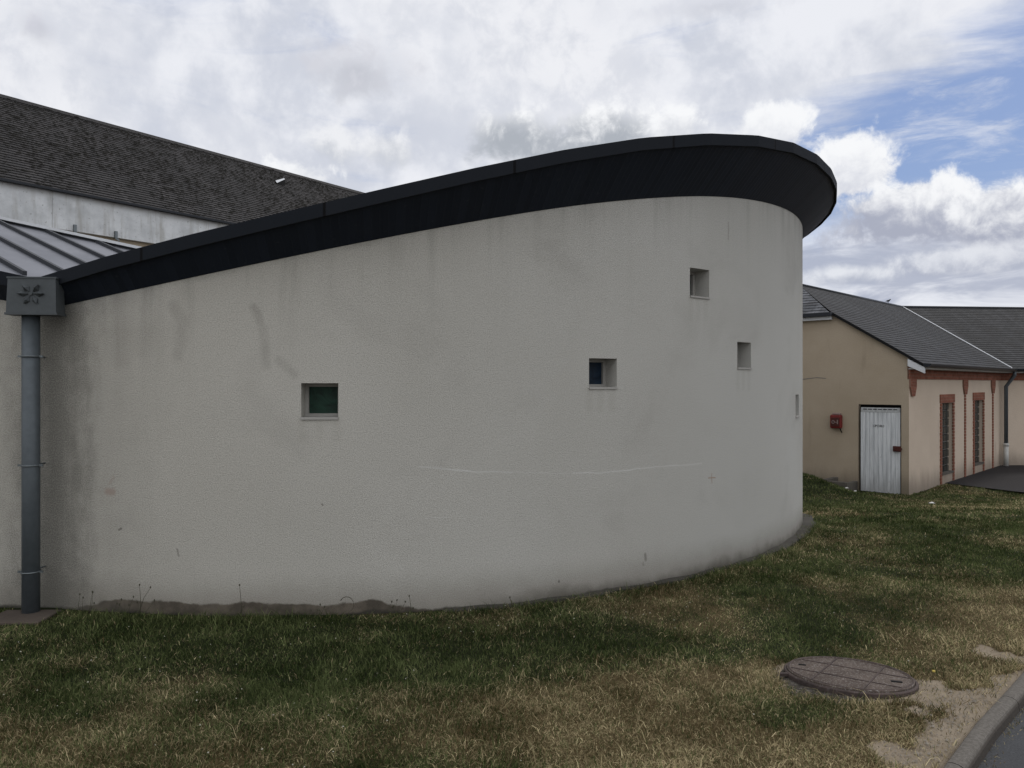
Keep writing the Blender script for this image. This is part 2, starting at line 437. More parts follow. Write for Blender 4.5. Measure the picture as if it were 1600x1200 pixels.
def slate_material(name, base, hi, moss, mscale=1.0):
    m, g = mat(name); uv = g.uv()
    b = g.node('ShaderNodeTexBrick', {'offset': .5}, Vector=uv, Color1=(0, 0, 0, 1), Color2=(1, 1, 1, 1), Mortar=(0, 0, 0, 1), Scale=1.0,
               Mortar_Size=.006, Mortar_Smooth=.1, Bias=0.0, Brick_Width=.22, Row_Height=.115)
    wn = g.node('ShaderNodeRGBToBW', Color=b.outputs['Color']).outputs[0]
    n = g.noise(uv, 3.2*mscale, 6, .65); n2 = g.noise(uv, 22, 4, .6); n3 = g.noise(uv, .5, 3)
    col = g.mix(wn, base, hi)
    col = g.mix(g.mul(g.ss(n3, .4, .62), .35), col, tuple(x*.6 for x in base))
    col = g.mix(g.mul(g.ss(n, .52, .62), .8), col, moss)
    col = g.mix(g.mul(g.ss(n2, .6, .72), .35), col, tuple(x*1.5 for x in hi))
    su, sv_, _ = g.sep(uv); stk = g.noise(g.comb(g.mul(su, 2.4), g.mul(sv_, .25)), 1.0, 5, .65)
    col = g.mix(g.mul(g.ss(stk, .5, .68), .45), col, tuple(x*1.9 for x in hi)); col = g.mix(g.mul(g.ss(stk, .48, .34), .6), col, tuple(x*.55 for x in base))
    col = g.mix(b.outputs['Fac'], col, tuple(x*.3 for x in base))
    g.out(col, .75, g.bump(g.add(g.mul(b.outputs['Fac'], -1.0), g.mul(n2, .8)), .5, .008), 0, .25); return m
M['slate_left'] = slate_material('mossy_slate', (.022, .021, .022), (.044, .041, .042), (.016, .0145, .013), 2.6)
M['slate_right'] = slate_material('grey_slate', (.016, .017, .020), (.033, .034, .038), (.013, .0125, .012))
M['slate_hip'] = slate_material('pale_slate', (.065, .070, .080), (.11, .115, .128), (.045, .045, .048))
M['moss'] = simple('dark_moss', (.017, .016, .014), .95, 0, .4, 60, .5)
def render_mat(name, a, b, dirt):
    m, g = mat(name); uv = g.uv(); u, v_, _ = g.sep(uv)
    n = g.noise(uv, .9, 5, .6); gr = g.noise(uv, 60, 3); n2 = g.noise(g.comb(g.mul(u, 2.5), g.mul(v_, .5)), 1, 4, .6)
    col = g.mix(g.ss(n, .3, .7), a, b)
    col = g.mix(g.mul(g.ss(gr, .6, .38), .25), col, tuple(x*.5 for x in a))
    hb = g.add(v_, g.mul(g.sub(n2, .5), .7))
    col = g.mix(g.mul(g.ss(hb, .55, .0), .6), col, dirt)
    col = g.mix(g.mul(g.ss(n2, .58, .75), .22), col, dirt)
    g.out(col, .9, g.bump(gr, .4, .005), 0, .15); return m
M['beige'] = render_mat('beige_render', (.40, .330, .247), (.45, .375, .288), (.10, .085, .065))
M['rose'] = render_mat('rose_beige_render', (.56, .465, .375), (.62, .52, .425), (.12, .10, .085))
M['beige_back'] = render_mat('old_beige_render', (.42, .345, .25), (.48, .40, .30), (.16, .135, .10))
def panel_material():
    m, g = mat('old_white_fascia'); uv = g.uv(); u, v_, _ = g.sep(uv)
    n = g.noise(uv, 1.6, 6, .65); sp = g.noise(uv, 16, 4, .7); dr = g.noise(g.comb(g.mul(u, 6), g.mul(v_, .8)), 1, 4, .6)
    col = g.mix(g.ss(n, .35, .65), (.52, .535, .545), (.72, .735, .745))
    col = g.mix(g.mul(g.ss(dr, .46, .72), .6), col, (.34, .325, .29))
    col = g.mix(g.mul(g.ss(g.add(v_, g.mul(g.sub(n, .5), .35)), .56, .74), .7), col, (.15, .135, .115))
    col = g.mix(g.mul(g.ss(sp, .60, .72), .7), col, (.13, .12, .105))
    g.out(col, .8, g.bump(n, .2, .01), 0, .2); return m
M['panel'] = panel_material()
def brick_material():
    m, g = mat('red_brick'); uv = g.uv()
    b = g.node('ShaderNodeTexBrick', {'offset': .5}, Vector=uv, Color1=(.20, .076, .050, 1), Color2=(.29, .115, .078, 1), Mortar=(.24, .14, .105, 1), Scale=1.0,
               Mortar_Size=.008, Mortar_Smooth=.2, Bias=0.0, Brick_Width=.22, Row_Height=.07)
    n = g.noise(uv, 5, 5)
    col = g.mix(g.mul(g.ss(n, .45, .7), .5), b.outputs['Color'], (.12, .05, .035))
    g.out(col, .9, g.bump(b.outputs['Fac'], -.5, .008), 0, .15); return m
M['brick'] = brick_material()
def zinc_material():
    m, g = mat('grey_zinc'); p = g.obj(); n = g.noise(p, 1.5, 6, .6, .4); n2 = g.noise(p, 30, 3)
    col = g.mix(g.ss(n, .3, .7), (.13, .136, .158), (.20, .206, .232)); col = g.mix(g.mul(g.ss(n2, .6, .75), .2), col, (.24, .24, .25))
    g.out(col, .48, g.bump(n, .15, .02), .35, .4); return m
M['zinc'] = zinc_material()
M['seam'] = simple('dark_seam_metal', (.026, .029, .035), .5, .2)
M['white_metal'] = simple('white_metal_trim', (.62, .64, .67), .45, 0, .1)
M['hopper'] = simple('weathered_lead_grey', (.075, .084, .090), .55, .25, .25, 30, .25)
M['pipe'] = simple('grey_zinc_pipe', (.095, .110, .122), .5, .3, .12, 24, .25)
M['clip'] = simple('galvanised_clip', (.16, .18, .19), .4, .6)
M['gutter'] = simple('dark_gutter', (.020, .023, .028), .45, .2)
M['pvc'] = simple('dirty_white_pvc', (.48, .48, .46), .5, 0, .1, 20, .25)
M['conc'] = simple('old_concrete', (.10, .090, .078), .95, 0, .6, 40, .6)
M['slab'] = simple('brown_concrete_slab', (.085, .068, .056), .95, 0, .6, 40, .4)
M['kerbc'] = simple('kerb_concrete', (.125, .112, .10), .92, 0, .5, 70, .3)
M['foot'] = simple('dark_footing_concrete', (.052, .048, .041), .95, 0, .6, 30, .4)
M['red'] = simple('red_plastic', (.16, .018, .016), .45, 0, .1, 30, .3)
M['lockred'] = simple('rusty_red_lock', (.07, .02, .016), .7, 0, .2, 40, .3)
M['black'] = simple('black_void', (.006, .006, .006), .9)
M['ink'] = simple('black_lettering', (.025, .025, .025), .6)
M['paper'] = simple('white_paper', (.72, .71, .68), .8, 0, .2)
M['yellow'] = simple('yellow_leaf', (.55, .42, .10), .7, 0, .2)
M['stalk'] = simple('dry_stalk', (.060, .058, .038), .9, 0, 0, 30, .4)
def door_material():
    m, g = mat('worn_white_door_paint'); p = g.uv(); u, v_, _ = g.sep(p)
    n = g.noise(g.comb(g.mul(u, 22), g.mul(v_, 1.3)), 1, 5, .65); n2 = g.noise(p, 6, 5)
    col = g.mix(g.ss(n, .35, .65), (.50, .52, .54), (.70, .72, .74))
    col = g.mix(g.mul(g.ss(g.add(v_, g.mul(n, .7)), .85, .30), .55), col, (.24, .24, .235))
    col = g.mix(g.mul(g.ss(n2, .62, .72), .4), col, (.27, .26, .25))
    g.out(col, .55, None, 0, .3); return m
M['door'] = door_material()
def glass_material(name, col, rough=.12, pat=3.0):
    m, g = mat(name); p = g.obj(); n = g.noise(p, pat*3, 4, .6, 1.2)
    cc = g.mix(g.ss(n, .3, .7), tuple(x*.55 for x in col), tuple(x*1.3 for x in col))
    g.out(cc, rough, g.bump(n, .25, .02), 0, .25); return m
M['gl_green'] = glass_material('green_glass', (.010, .040, .026), .5)
M['gl_blue'] = glass_material('blue_glass', (.010, .024, .046), .5)
M['gl_teal'] = glass_material('teal_glass', (.012, .028, .032), .25)
M['gl_dark'] = glass_material('dark_glass', (.012, .016, .018), .25)
M['gl_block'] = glass_material('glass_block', (.020, .027, .027), .2, 2)
M['frame'] = simple('cement_white_frame', (.36, .35, .33), .85, 0, .3, 60, .2)
M['mortar'] = simple('grey_mortar', (.16, .155, .145), .9, 0, .3)
def kerb_material():
    m, g = mat('kerb_concrete'); p = g.pos(); k = g.attr('low'); n = g.noise(p, 70, 3, .65); n2 = g.noise(p, 5, 5, .6)
    col = g.mix(n2, (.12, .109, .097), (.175, .162, .146)); col = g.mix(g.mul(g.ss(n, .6, .42), .4), col, (.06, .053, .046))
    col = g.mix(g.m('MULTIPLY', g.ss(g.add(k, g.mul(g.sub(n2, .5), .4)), .25, .75), .75), col, (.045, .037, .031))  # road-side face darkened in colour, painting in its shading
    g.out(col, .92, g.bump(n, .6, .004), 0, .2); return m
def asphalt_material(name, a, b, leaf):
    m, g = mat(name); p = g.pos(); n = g.noise(p, 120, 3, .7); n1 = g.noise(p, 1.2, 5, .6); n2 = g.noise(p, 40, 3)
    col = g.mix(n1, a, b); col = g.mix(g.mul(g.ss(n, .58, .70), .5), col, tuple(x*2.3 for x in b)); col = g.mix(g.mul(g.ss(n, .44, .34), .5), col, tuple(x*.4 for x in a))
    g.out(col, .88, g.bump(n, .7, .006), 0, .25); return m
M['asphalt'] = asphalt_material('road_asphalt', (.050, .052, .056), (.068, .070, .075), 0)
M['asphalt2'] = asphalt_material('yard_asphalt', (.016, .0145, .016), (.024, .022, .023), 0)
def iron_material():
    m, g = mat('rusty_iron'); p = g.obj(); n = g.noise(p, 9, 5, .65); n2 = g.noise(p, 60, 3, .6)
    col = g.mix(g.ss(n, .35, .65), (.045, .034, .032), (.085, .062, .056)); col = g.mix(g.mul(g.ss(n2, .55, .7), .5), col, (.14, .12, .11))
    g.out(col, .75, g.bump(n2, .6, .006), .2, .3); return m
M['iron'] = iron_material()
def lid_material():
    m, g = mat('gritty_cover_infill'); p = g.obj(); n = g.noise(p, 6, 5, .65); n2 = g.noise(p, 90, 3, .7)
    col = g.mix(g.ss(n, .35, .65), (.072, .054, .045), (.115, .090, .076)); col = g.mix(g.mul(g.ss(n2, .52, .66), .75), col, (.27, .255, .24)); col = g.mix(g.mul(g.ss(n2, .44, .32), .6), col, (.04, .034, .03))
    g.out(col, .9, g.bump(n2, .8, .006), 0, .2); return m
M['lid'] = lid_material()
def collar_material():
    m, g = mat('broken_collar_concrete'); p = g.obj(); n = g.noise(p, 14, 5, .7); n2 = g.noise(p, 55, 3, .7)
    col = g.mix(g.ss(n, .38, .62), (.055, .048, .042), (.12, .108, .095)); col = g.mix(g.mul(g.ss(n2, .58, .68), .8), col, (.30, .28, .25)); col = g.mix(g.mul(g.ss(n2, .42, .32), .8), col, (.025, .02, .016))
    g.out(col, .95, g.bump(g.add(n, n2), 1.0, .02), 0, .15); return m
M['collar'] = collar_material()

# --- ground materials
def soil_dry(x, y):
    """(dry, soil) maps of the lawn in world coordinates"""
    x = np.asarray(x, float); y = np.asarray(y, float)
    n = fbm(x, y, .9, 4); n2 = fbm(x+40, y+7, 3.2, 4)
    def blob(px, py, rx, ry, amt):
        a, b = gp(px, py); return amt*np.exp(-(((x-a)/rx)**2+((y-b)/ry)**2))
    dry = .17+.30*sst(y, 4.9, 3.6)+.16*sst(x/np.maximum(y, .1), .30, .62)
    dry = dry+blob(900, 1120, .55, .42, .50)+blob(760, 1150, .45, .3, .35)+blob(1080, 1085, .40, .30, .30)+blob(1170, 1050, .35, .25, .55)+blob(1000, 1180, .6, .22, .45)
    dry = dry+blob(1180, 1175, .3, .12, .35)-blob(1230, 1110, .32, .22, .45)-blob(1330, 1130, .3, .15, .40)-blob(1480, 1050, .28, .2, .3)
    dry = dry+blob(60, 1170, .9, .25, .22)+blob(1060, 945, .5, .5, .35)+blob(1150, 915, .6, .5, .28)
    dry = dry+.55*sst(kerb_dist(x, y), -1.0, -.1)*(n > .3)+blob(1560, 970, .7, .9, .30)+blob(1250, 955, .6, .5, .18)
    xa, ya = 10.4, 13.9; dry = dry+.65*np.exp(-(((x-xa)/1.8)**2+((y-ya)/.9)**2))
    dry = dry+.6*np.exp(-(((x-4.35)/.55)**2+((y-10.6)/.55)**2))+.3*np.exp(-(((x-7)/2)**2+((y-12.5)/.8)**2))
    dry = dry+(n-.5)*.95+(n2-.5)*.70
    def seg(a, b, w):
        a = np.array(gp(*a)); b = np.array(gp(*b)); d = b-a
        t = np.clip(((x-a[0])*d[0]+(y-a[1])*d[1])/(d@d), 0, 1)
        return 1-np.hypot(x-a[0]-t*d[0], y-a[1]-t*d[1])/w
    soil = np.maximum.reduce([seg((1440, 1078), (1520, 1105), .26), seg((1500, 1095), (1560, 1100), .30), seg((1425, 1195), (1500, 1172), .15), seg((1490, 1165), (1530, 1128), .08), seg((1400, 1092), (1450, 1108), .09), seg((1250, 1078), (1330, 1092), .07), seg((1545, 1015), (1590, 1030), .11), seg((1560, 1098), (1600, 1052), .10)])
    n3 = fbm(x+11, y+71, 9.0, 3); soil = soil+(n2-.5)*1.9+(n-.5)*.6+(n3-.5)*1.7
    mh = np.array(gp(1326, 1062)); soil = np.maximum(soil, 1.5-np.hypot(x-mh[0], y-mh[1])/.36*1.0-.25+(n2-.5)*.5)
    soil = sst(soil, .0, .55)
    wall_d = np.full(x.shape, 9.0)
    return np.clip(dry, 0, 1), np.clip(soil, 0, 1)

def lawn_material():
    m, g = mat('lawn_earth'); p = g.pos(); dry = g.attr('dry'); soil = g.attr('soil')
    n = g.noise(p, 45, 4, .7); n2 = g.noise(p, 6, 5, .65); n3 = g.noise(p, 160, 3, .7)
    green = g.mix(n, (.010, .014, .006), (.030, .036, .014)); straw = g.mix(n, (.040, .030, .015), (.16, .12, .062))
    col = g.mix(g.ss(g.add(dry, g.mul(g.sub(n2, .5), .5)), .25, .7), green, straw)
    earth = g.mix(n2, (.23, .185, .135), (.38, .32, .245)); earth = g.mix(g.mul(g.ss(n3, .6, .7), .6), earth, (.36, .32, .27)); earth = g.mix(g.mul(g.ss(n, .42, .30), .6), earth, (.06, .045, .03))
    col = g.mix(g.ss(g.add(soil, g.add(g.mul(g.sub(n2, .5), .7), g.mul(g.sub(n, .5), .6))), .25, .55), col, earth)
    g.out(col, .95, g.bump(g.add(n, n3), .8, .012), 0, .1); return m
M['lawn'] = lawn_material()
def blade_material():
    m, g = mat('grass_blades'); t = g.attr('tint'); w = g.attr('shade')
    green = g.mix(w, (.028, .043, .014), (.180, .212, .088)); straw = g.mix(w, (.13, .095, .048), (.76, .635, .39))
    col = g.mix(t, green, straw)
    d = g.node('ShaderNodeBsdfDiffuse', Color=col); tr = g.node('ShaderNodeBsdfTranslucent', Color=col)
    mx = g.node('ShaderNodeMixShader', Fac=.25); g.nt.links.new(d.outputs[0], mx.inputs[1]); g.nt.links.new(tr.outputs[0], mx.inputs[2])
    o = g.node('ShaderNodeOutputMaterial'); g.nt.links.new(mx.outputs[0], o.inputs[0]); return m
M['blade'] = blade_material()

# ------------------------------------------------------------------ ground sheet
def axis(lo, hi, fine, far, k=1.35):
    a = list(np.arange(lo, hi+1e-6, fine)); st = fine; p = a[-1]; q = a[0]; L = []; Rr = []
    while p < far: st *= k; p += st; Rr.append(p)
    st = fine
    while q > -far: st *= k; q -= st; L.append(q)
    return np.array(L[::-1]+a+Rr)
gx = axis(-5.5, 12.0, .07, 900); gy = axis(2.4, 18.5, .07, 900)
GX, GY = np.meshgrid(gx, gy); GZ = ground_z(GX, GY)
GZ = GZ+(fbm(GX, GY, 1.3, 3)-.5)*.05*sst(GY, 0, 3)*(np.abs(GX) < 30)*(GY < 30)
kd = kerb_dist(GX, GY)
GZ = np.where(kd > .02, GZ-.14, np.where(kd > -.25, np.minimum(GZ, -.008+ground_z(GX, GY)), GZ))
nx, ny = len(gx), len(gy)
me = bpy.data.meshes.new('lawn')
idx = np.arange(nx*ny).reshape(ny, nx)
quads = np.stack([idx[:-1, :-1], idx[:-1, 1:], idx[1:, 1:], idx[1:, :-1]], -1).reshape(-1, 4)
me.vertices.add(nx*ny); me.vertices.foreach_set('co', np.stack([GX, GY, GZ], -1).astype('f').ravel())
me.loops.add(quads.size); me.loops.foreach_set('vertex_index', quads.ravel().astype('i'))
me.polygons.add(len(quads)); me.polygons.foreach_set('loop_start', np.arange(0, quads.size, 4, dtype='i'))
me.polygons.foreach_set('use_smooth', np.ones(len(quads), bool))
me.update(calc_edges=True); me.validate()
DRY, SOIL = soil_dry(GX, GY)
for k, a in (('dry', DRY), ('soil', SOIL)):
    at = me.attributes.new(k, 'FLOAT', 'POINT'); at.data.foreach_set('value', a.astype('f').ravel())
me.materials.append(M['lawn'])
lawn = bpy.data.objects.new('lawn', me); COL.objects.link(lawn)
tag(lawn, 'patchy green and straw lawn with bare earth, sloping down to the right', 'lawn', None, 'structure')

def drape(name, poly_fn, xs, ys, dz, m, label, cat):
    """sheet laid over the ground where poly_fn is true"""
    b = MB()
    for i in range(len(xs)-1):
        for j in range(len(ys)-1):
            b.quad(*[Vector((x, y, dz(x, y))) for x, y in ((xs[i], ys[j]), (xs[i+1], ys[j]), (xs[i+1], ys[j+1]), (xs[i], ys[j+1]))])
    return b
# road beyond the kerb (strip in kerb coordinates)
def kpt(a, b, z): return Vector((KA.x+KD.x*a+KN.x*b, KA.y+KD.y*a+KN.y*b, z))
KL = [-30]+list(np.arange(-8, 16, .5))+[18, 22, 30, 60]
def kz(a): p = kpt(a, 0, 0); return float(ground_z(p.x, p.y))
b = MB()
for a0, a1 in zip(KL[:-1], KL[1:]):
    b.quad(kpt(a0, .06, kz(a0)-.058), kpt(a0, 7, kz(a0)-.03), kpt(a1, 7, kz(a1)-.03), kpt(a1, .06, kz(a1)-.058))
tag(b.build('road', M['asphalt'], recalc=False), 'grey asphalt roadway beyond the low kerb at lower right', 'road', None, 'structure')
# kerb, rounded profile, cut into stones
b = MB()
prof = [(-.005, -.20), (-.005, -.006), (.003, .003), (.020, .008), (.045, .007), (.064, -.002), (.075, -.020), (.080, -.066), (.080, -.20)]
st0 = -8.0
stone = 1.0
for k in range(0, 24):
    a0 = st0+k*stone+.004; a1 = a0+stone-.008
    for aa, ab in ((a0, (a0+a1)/2), ((a0+a1)/2, a1)):
        for (p, z0), (q, z1) in zip(prof[:-1], prof[1:]):
            b.quad(kpt(aa, p, kz(aa)+z0), kpt(ab, p, kz(ab)+z0), kpt(ab, q, kz(ab)+z1), kpt(aa, q, kz(aa)+z1), smooth=True)
    for a in (a0, a1): b.face([kpt(a, p, kz(a)+z) for p, z in prof])
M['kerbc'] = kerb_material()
b.at = {'low': [1.0 if (v[0]-KA.x)*KN.x+(v[1]-KA.y)*KN.y > .07 else 0.0 for v in b.v]}  # marks the road-side face that gets the painted shading
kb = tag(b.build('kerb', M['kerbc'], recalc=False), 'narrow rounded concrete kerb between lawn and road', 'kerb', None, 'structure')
# dark asphalt yard in front of the facade
b = MB()
def yard_near(x): return np.interp(x, [9.75, 10.15, 10.9, 12.0, 16, 30], [18.4, 17.7, 16.2, 15.0, 13.2, 9.5])
xs = np.concatenate([np.arange(9.75, 14, .25), np.arange(14, 31, 1.0)])
for i in range(len(xs)-1):
    for k in range(10):
        q = []
        for x, w in ((xs[i], k), (xs[i+1], k), (xs[i+1], k+1), (xs[i], k+1)):
            fy = 16+(x-8.27)*.718/.696 if x < 13.8 else 21.7+(x-13.8)*.1
            y = yard_near(x)+(fy+.1-yard_near(x))*w/10; q.append(Vector((x, y, float(ground_z(x, y))+.03)))
        b.quad(*q)
tag(b.build('courtyard', M['asphalt2'], recalc=False), 'dark asphalt yard in front of the brick trimmed facade', 'yard', None, 'structure')

# ------------------------------------------------------------------ curved building
cb = empty('curved_building', (-.5, 9, 0), 'curved grey stucco building with dark flared roof edge and tiny square windows', 'building')
WIN = []
for px, y0, y1, gl in ((470.3, 598.7, 653, 'gl_green'), (920.3, 560, 605.6, 'gl_blue'), (1078, 420, 464, 'gl_teal'), (1152, 534.8, 575, 'gl_dark'), (1243, 616.5, 650.5, 'gl_dark')):
    s = s_of_px(px); sc_ = s+.13; d = plan(sc_).y
    WIN.append((s, s+.262, EYE+(600-y1)/1200*d, EYE+(600-y0)/1200*d, gl))
wb = MB(); BT = []; AG = []
us = sorted(set([round(x, 4) for x in np.arange(S0, S_END, .12)]+[S0-LEFT+k*.35 for k in range(16)]+[S0, S_END-.01]+[w[k] for w in WIN for k in (0, 1)]))
us = [u for i, u in enumerate(us) if i == 0 or u-us[i-1] > 1e-3]
zs = sorted(set([-.5, -.05, .1, .25, .4, .6]+[w[k] for w in WIN for k in (2, 3)]))
vid = {}
def wv(u, j):
    """vertex of the wall grid, j = row (last row is the sloping top)"""
    key = (round(u, 4), j)
    if key not in vid:
        p = plan(u); zt = wall_top(u)+.03; z = min(zs[j], zt-.01) if j < len(zs) else zt
        vid[key] = len(wb.v); wb.v.append((p.x, p.y, z))
        BT.append(max(0, wall_top(u)-z)); AG.append(z-float(ground_z(p.x, p.y)))
    return vid[key]
# split the tall upper cells too
zmax_rows = len(zs)
for i in range(len(us)-1):
    uc = (us[i]+us[i+1])/2
    for j in range(zmax_rows):
        zc = (zs[j]+zs[j+1])/2 if j+1 < zmax_rows else 9
        if any(w[0] < uc < w[1] and w[2] < zc < w[3] for w in WIN): continue
        ids = (wv(us[i], j), wv(us[i+1], j), wv(us[i+1], j+1), wv(us[i], j+1))
        wb.f.append(ids); wb.uv.append([(us[i], wb.v[ids[0]][2]), (us[i+1], wb.v[ids[1]][2]), (us[i+1], wb.v[ids[2]][2]), (us[i], wb.v[ids[3]][2])]); wb.sm.append(abs(uc-S0) > .05)
# left return and back closing walls
A0 = plan(S0-LEFT+.01); E0 = plan(S_END-.01)
for pa, pb in ((Vector((A0.x, 13.2, 0)), A0), (E0, Vector((A0.x, 13.2, 0)))):
    za, zb = 2.0, 2.0
    wb.face([pa+Vector((0, 0, -.5)), pb+Vector((0, 0, -.5)), pb+Vector((0, 0, zb)), pa+Vector((0, 0, za))], [(0, 0), (6, 0), (6, 2), (0, 2)])
    BT += [1]*4; AG += [1]*4
# reveals
DEP = .17
def inw(s): t = theta(s); return Vector((-math.sin(t), math.cos(t), 0))
for (u0, u1, z0, z1, gl) in WIN:
    n_ = inw((u0+u1)/2)*DEP; a, c_ = plan(u0), plan(u1)
    def Z(p, z): return Vector((p.x, p.y, z))
    for q in ((Z(a, z0), Z(a, z1), Z(a, z1)+n_, Z(a, z0)+n_), (Z(c_, z1), Z(c_, z0), Z(c_, z0)+n_, Z(c_, z1)+n_), (Z(a, z1), Z(c_, z1), Z(c_, z1)+n_, Z(a, z1)+n_), (Z(c_, z0), Z(a, z0), Z(a, z0-.0)+n_, Z(c_, z0)+n_)):
        wb.face(q, [(u0, 1.2), (u0+.2, 1.2), (u0+.2, 1.4), (u0, 1.4)]); BT += [1.2]*4; AG += [1.2]*4
wb.at = {'below_top': BT, 'above_ground': AG}
wall = wb.build('wall', M['stucco'], cb, recalc=False)
for (u0, u1, z0, z1, gl) in WIN:
    sm = (u0+u1)/2; n_ = inw(sm); t = theta(sm); x_ = Vector((math.cos(t), math.sin(t), 0)); zz = Vector((0, 0, 1))
    base = (plan(u0)+plan(u1))/2; W = (plan(u1)-plan(u0)).length; H_ = z1-z0
    ctr = Vector((base.x, base.y, (z0+z1)/2))+n_*(DEP+.005)
    f = MB(); fw = .026
    f.cbox(ctr+zz*(H_/2-fw/2), x_, n_, zz, W, .04, fw); f.cbox(ctr-zz*(H_/2-fw/2), x_, n_, zz, W, .04, fw)
    for sgn in (-1, 1): f.cbox(ctr+x_*sgn*(W/2-fw/2), x_, n_, zz, fw, .038, H_-2*fw)
    wn = f.build('window', M['frame'], cb)
    p = MB(); p.cbox(ctr+n_*.012, x_, n_, zz, W-2*fw+.004, .012, H_-2*fw+.004); p.build('pane', M[gl], wn)
    p = MB(); p.obox(Vector((base.x, base.y, z0-.012))-x_*(W/2)-n_*.012, x_*W, n_*(DEP-.01), zz*.016+n_*0); p.build('sill', M['frame'], wn)
# flared soffit, rim band, roof
sof = MB(); bnd = MB(); top = MB()
ss_ = [S0-LEFT+k*.35 for k in range(16)]+list(np.arange(S0, S_END, .10))
ss_ = sorted(set(round(float(x), 3) for x in ss_ if x < S0-.01))+[S0]+[x for x in np.arange(S0+.1, S_END, .10)]
def rimp(s, off, z):
    # the corner at the pipe is mitred
    if abs(s-S0) < 1e-6: p = plan(S0, off); return Vector((XC+off*.0, p.y, z))
    if S0 < s:
        p = plan(s, off); lim = XC; 
        return Vector((max(p.x, XC), p.y, z))
    p = plan(s, off); return Vector((min(p.x, XC), p.y, z))
# rim made of straight metal lengths, like the faceted edge in the photo
facets = [S0-LEFT, S0]+[S0+.62*k for k in range(1, 200) if S0+.62*k < S_END-.3]+[S_END-.11]
def rim_xy(s, off):
    for a, b_ in zip(facets[:-1], facets[1:]):
        if a <= s <= b_+1e-6:
            t = (s-a)/(b_-a); return rimp(a, offs(a)+off, 0).lerp(rimp(b_, offs(b_)+off, 0), t), rim_low(a)*(1-t)+rim_low(b_)*t
    p = rimp(s, offs(s)+off, 0); return p, rim_low(s)
for a, b_ in zip(ss_[:-1], ss_[1:]):
    (pa, za), (pb, zb) = rim_xy(a, 0), rim_xy(b_, 0)
    pa = Vector((pa.x, pa.y, za)); pb = Vector((pb.x, pb.y, zb))
    wa, w2 = plan(a, .004), plan(b_, .004)
    wa = Vector((wa.x, wa.y, wall_top(a))); w2 = Vector((w2.x, w2.y, wall_top(b_)))
    sof.quad(wa, w2, pb, pa, [(a, 0), (b_, 0), (b_, .5), (a, .5)], True)
    # little drip strip where boards meet the stucco
    da, db = plan(a, .03), plan(b_, .03)
    (qa, _), (qb, _) = rim_xy(a, +.022), rim_xy(b_, +.022)
    up = Vector((0, 0, BAND))
    a1 = Vector((qa.x, qa.y, za-.012)); b1 = Vector((qb.x, qb.y, zb-.012))
    bnd.quad(pa-Vector((0, 0, .012)), pb-Vector((0, 0, .012)), b1, a1, [(a, 0), (b_, 0), (b_, .02), (a, .02)])
    bnd.quad(a1, b1, b1+up*1.1, a1+up*1.1, [(a, 0), (b_, 0), (b_, .1), (a, .1)])
    (ia, _), (ib, _) = rim_xy(a, -.10), rim_xy(b_, -.10)
    ia = Vector((ia.x, ia.y, a1.z+.095)); ib = Vector((ib.x, ib.y, b1.z+.095))
    bnd.quad(a1+up*1.1, b1+up*1.1, ib, ia, [(a, .1), (b_, .1), (b_, .22), (a, .22)])
    bnd.quad(ia, ib, ib-Vector((0, 0, .16)), ia-Vector((0, 0, .16)), [(a, .1), (b_, .1), (b_, .22), (a, .22)])
sof.build('soffit', M['soffit'], cb, recalc=False)
bnd.build('rim_band', M['band'], cb, recalc=False)
# roof deck of the round part: from the rim to a low spine
fx_ = [(rim_xy(q, 0)[0].x, rim_low(q)) for q in np.arange(S0+.1, 8.0, .3)]
def deck(p):
    x = min(2.7, max(-3.0, p.x)); return Vector((x, 10.9, float(np.interp(x, [q[0] for q in fx_], [q[1] for q in fx_]))-.30))
for a, b_ in zip(ss_[:-1], ss_[1:]):
    if a < S0+.7: continue
    (pa, za), (pb, zb) = rim_xy(a, -.09), rim_xy(b_, -.09)
    top.face([Vector((pa.x, pa.y, za-.03)), Vector((pb.x, pb.y, zb-.03)), deck(pb), deck(pa)])
roofd = top.build('roof', M['zinc'], cb, recalc=False)
# zinc slope behind the pipe corner
zt = MB()
def zpl(x, y): return EYE+.745-.215*(x+3.45)+.2334*(y-5.5)
pol = [(-9.3, YC-.07), (XC-.02, YC-.07), (-2.95, 5.66), (-2.55, 6.4), (-2.6, 7.8), (-9.3, 7.8)]
zt.face([Vector((x, y, zpl(x, y))) for x, y in pol])
zt.face([Vector((x, y, zpl(x, y)-.03)) for x, y in pol][::-1])
# back slope
zt.face([Vector((-9.3, 7.8, zpl(-9.3, 7.8)-.002)), Vector((-2.6, 7.8, zpl(-2.6, 7.8)-.002)), Vector((-2.6, 13, zpl(-2.6, 7.8)-1.0)), Vector((-9.3, 13, zpl(-9.3, 7.8)-1.0))])
zr = zt.build('zinc_roof', M['zinc'], cb, recalc=False)
SD = Vector((.78, -.62)).normalized(); SN = Vector((-SD.y, SD.x))
base0 = Vector((-3.64, 6.08))
for k in range(-3, 9):
    o_ = base0+SN*(.318*k)
    # clip to the zinc area
    ts = [t for t in np.arange(-6, 6, .02) if -9.2 < o_.x+SD.x*t < -2.7 and YC-.05 < o_.y+SD.y*t < 7.73]
    if len(ts) < 10: continue
    a = o_+SD*ts[0]; c_ = o_+SD*ts[-1]
    b = MB(); A3 = Vector((a.x, a.y, zpl(a.x, a.y)-.004)); B3 = Vector((c_.x, c_.y, zpl(c_.x, c_.y)-.004))
    n3 = Vector((SN.x, SN.y, 0))
    b.obox(A3-n3*.014, B3-A3, n3*.028, Vector((0, 0, .036)))
    b.build('standing_seam', M['seam'], zr)
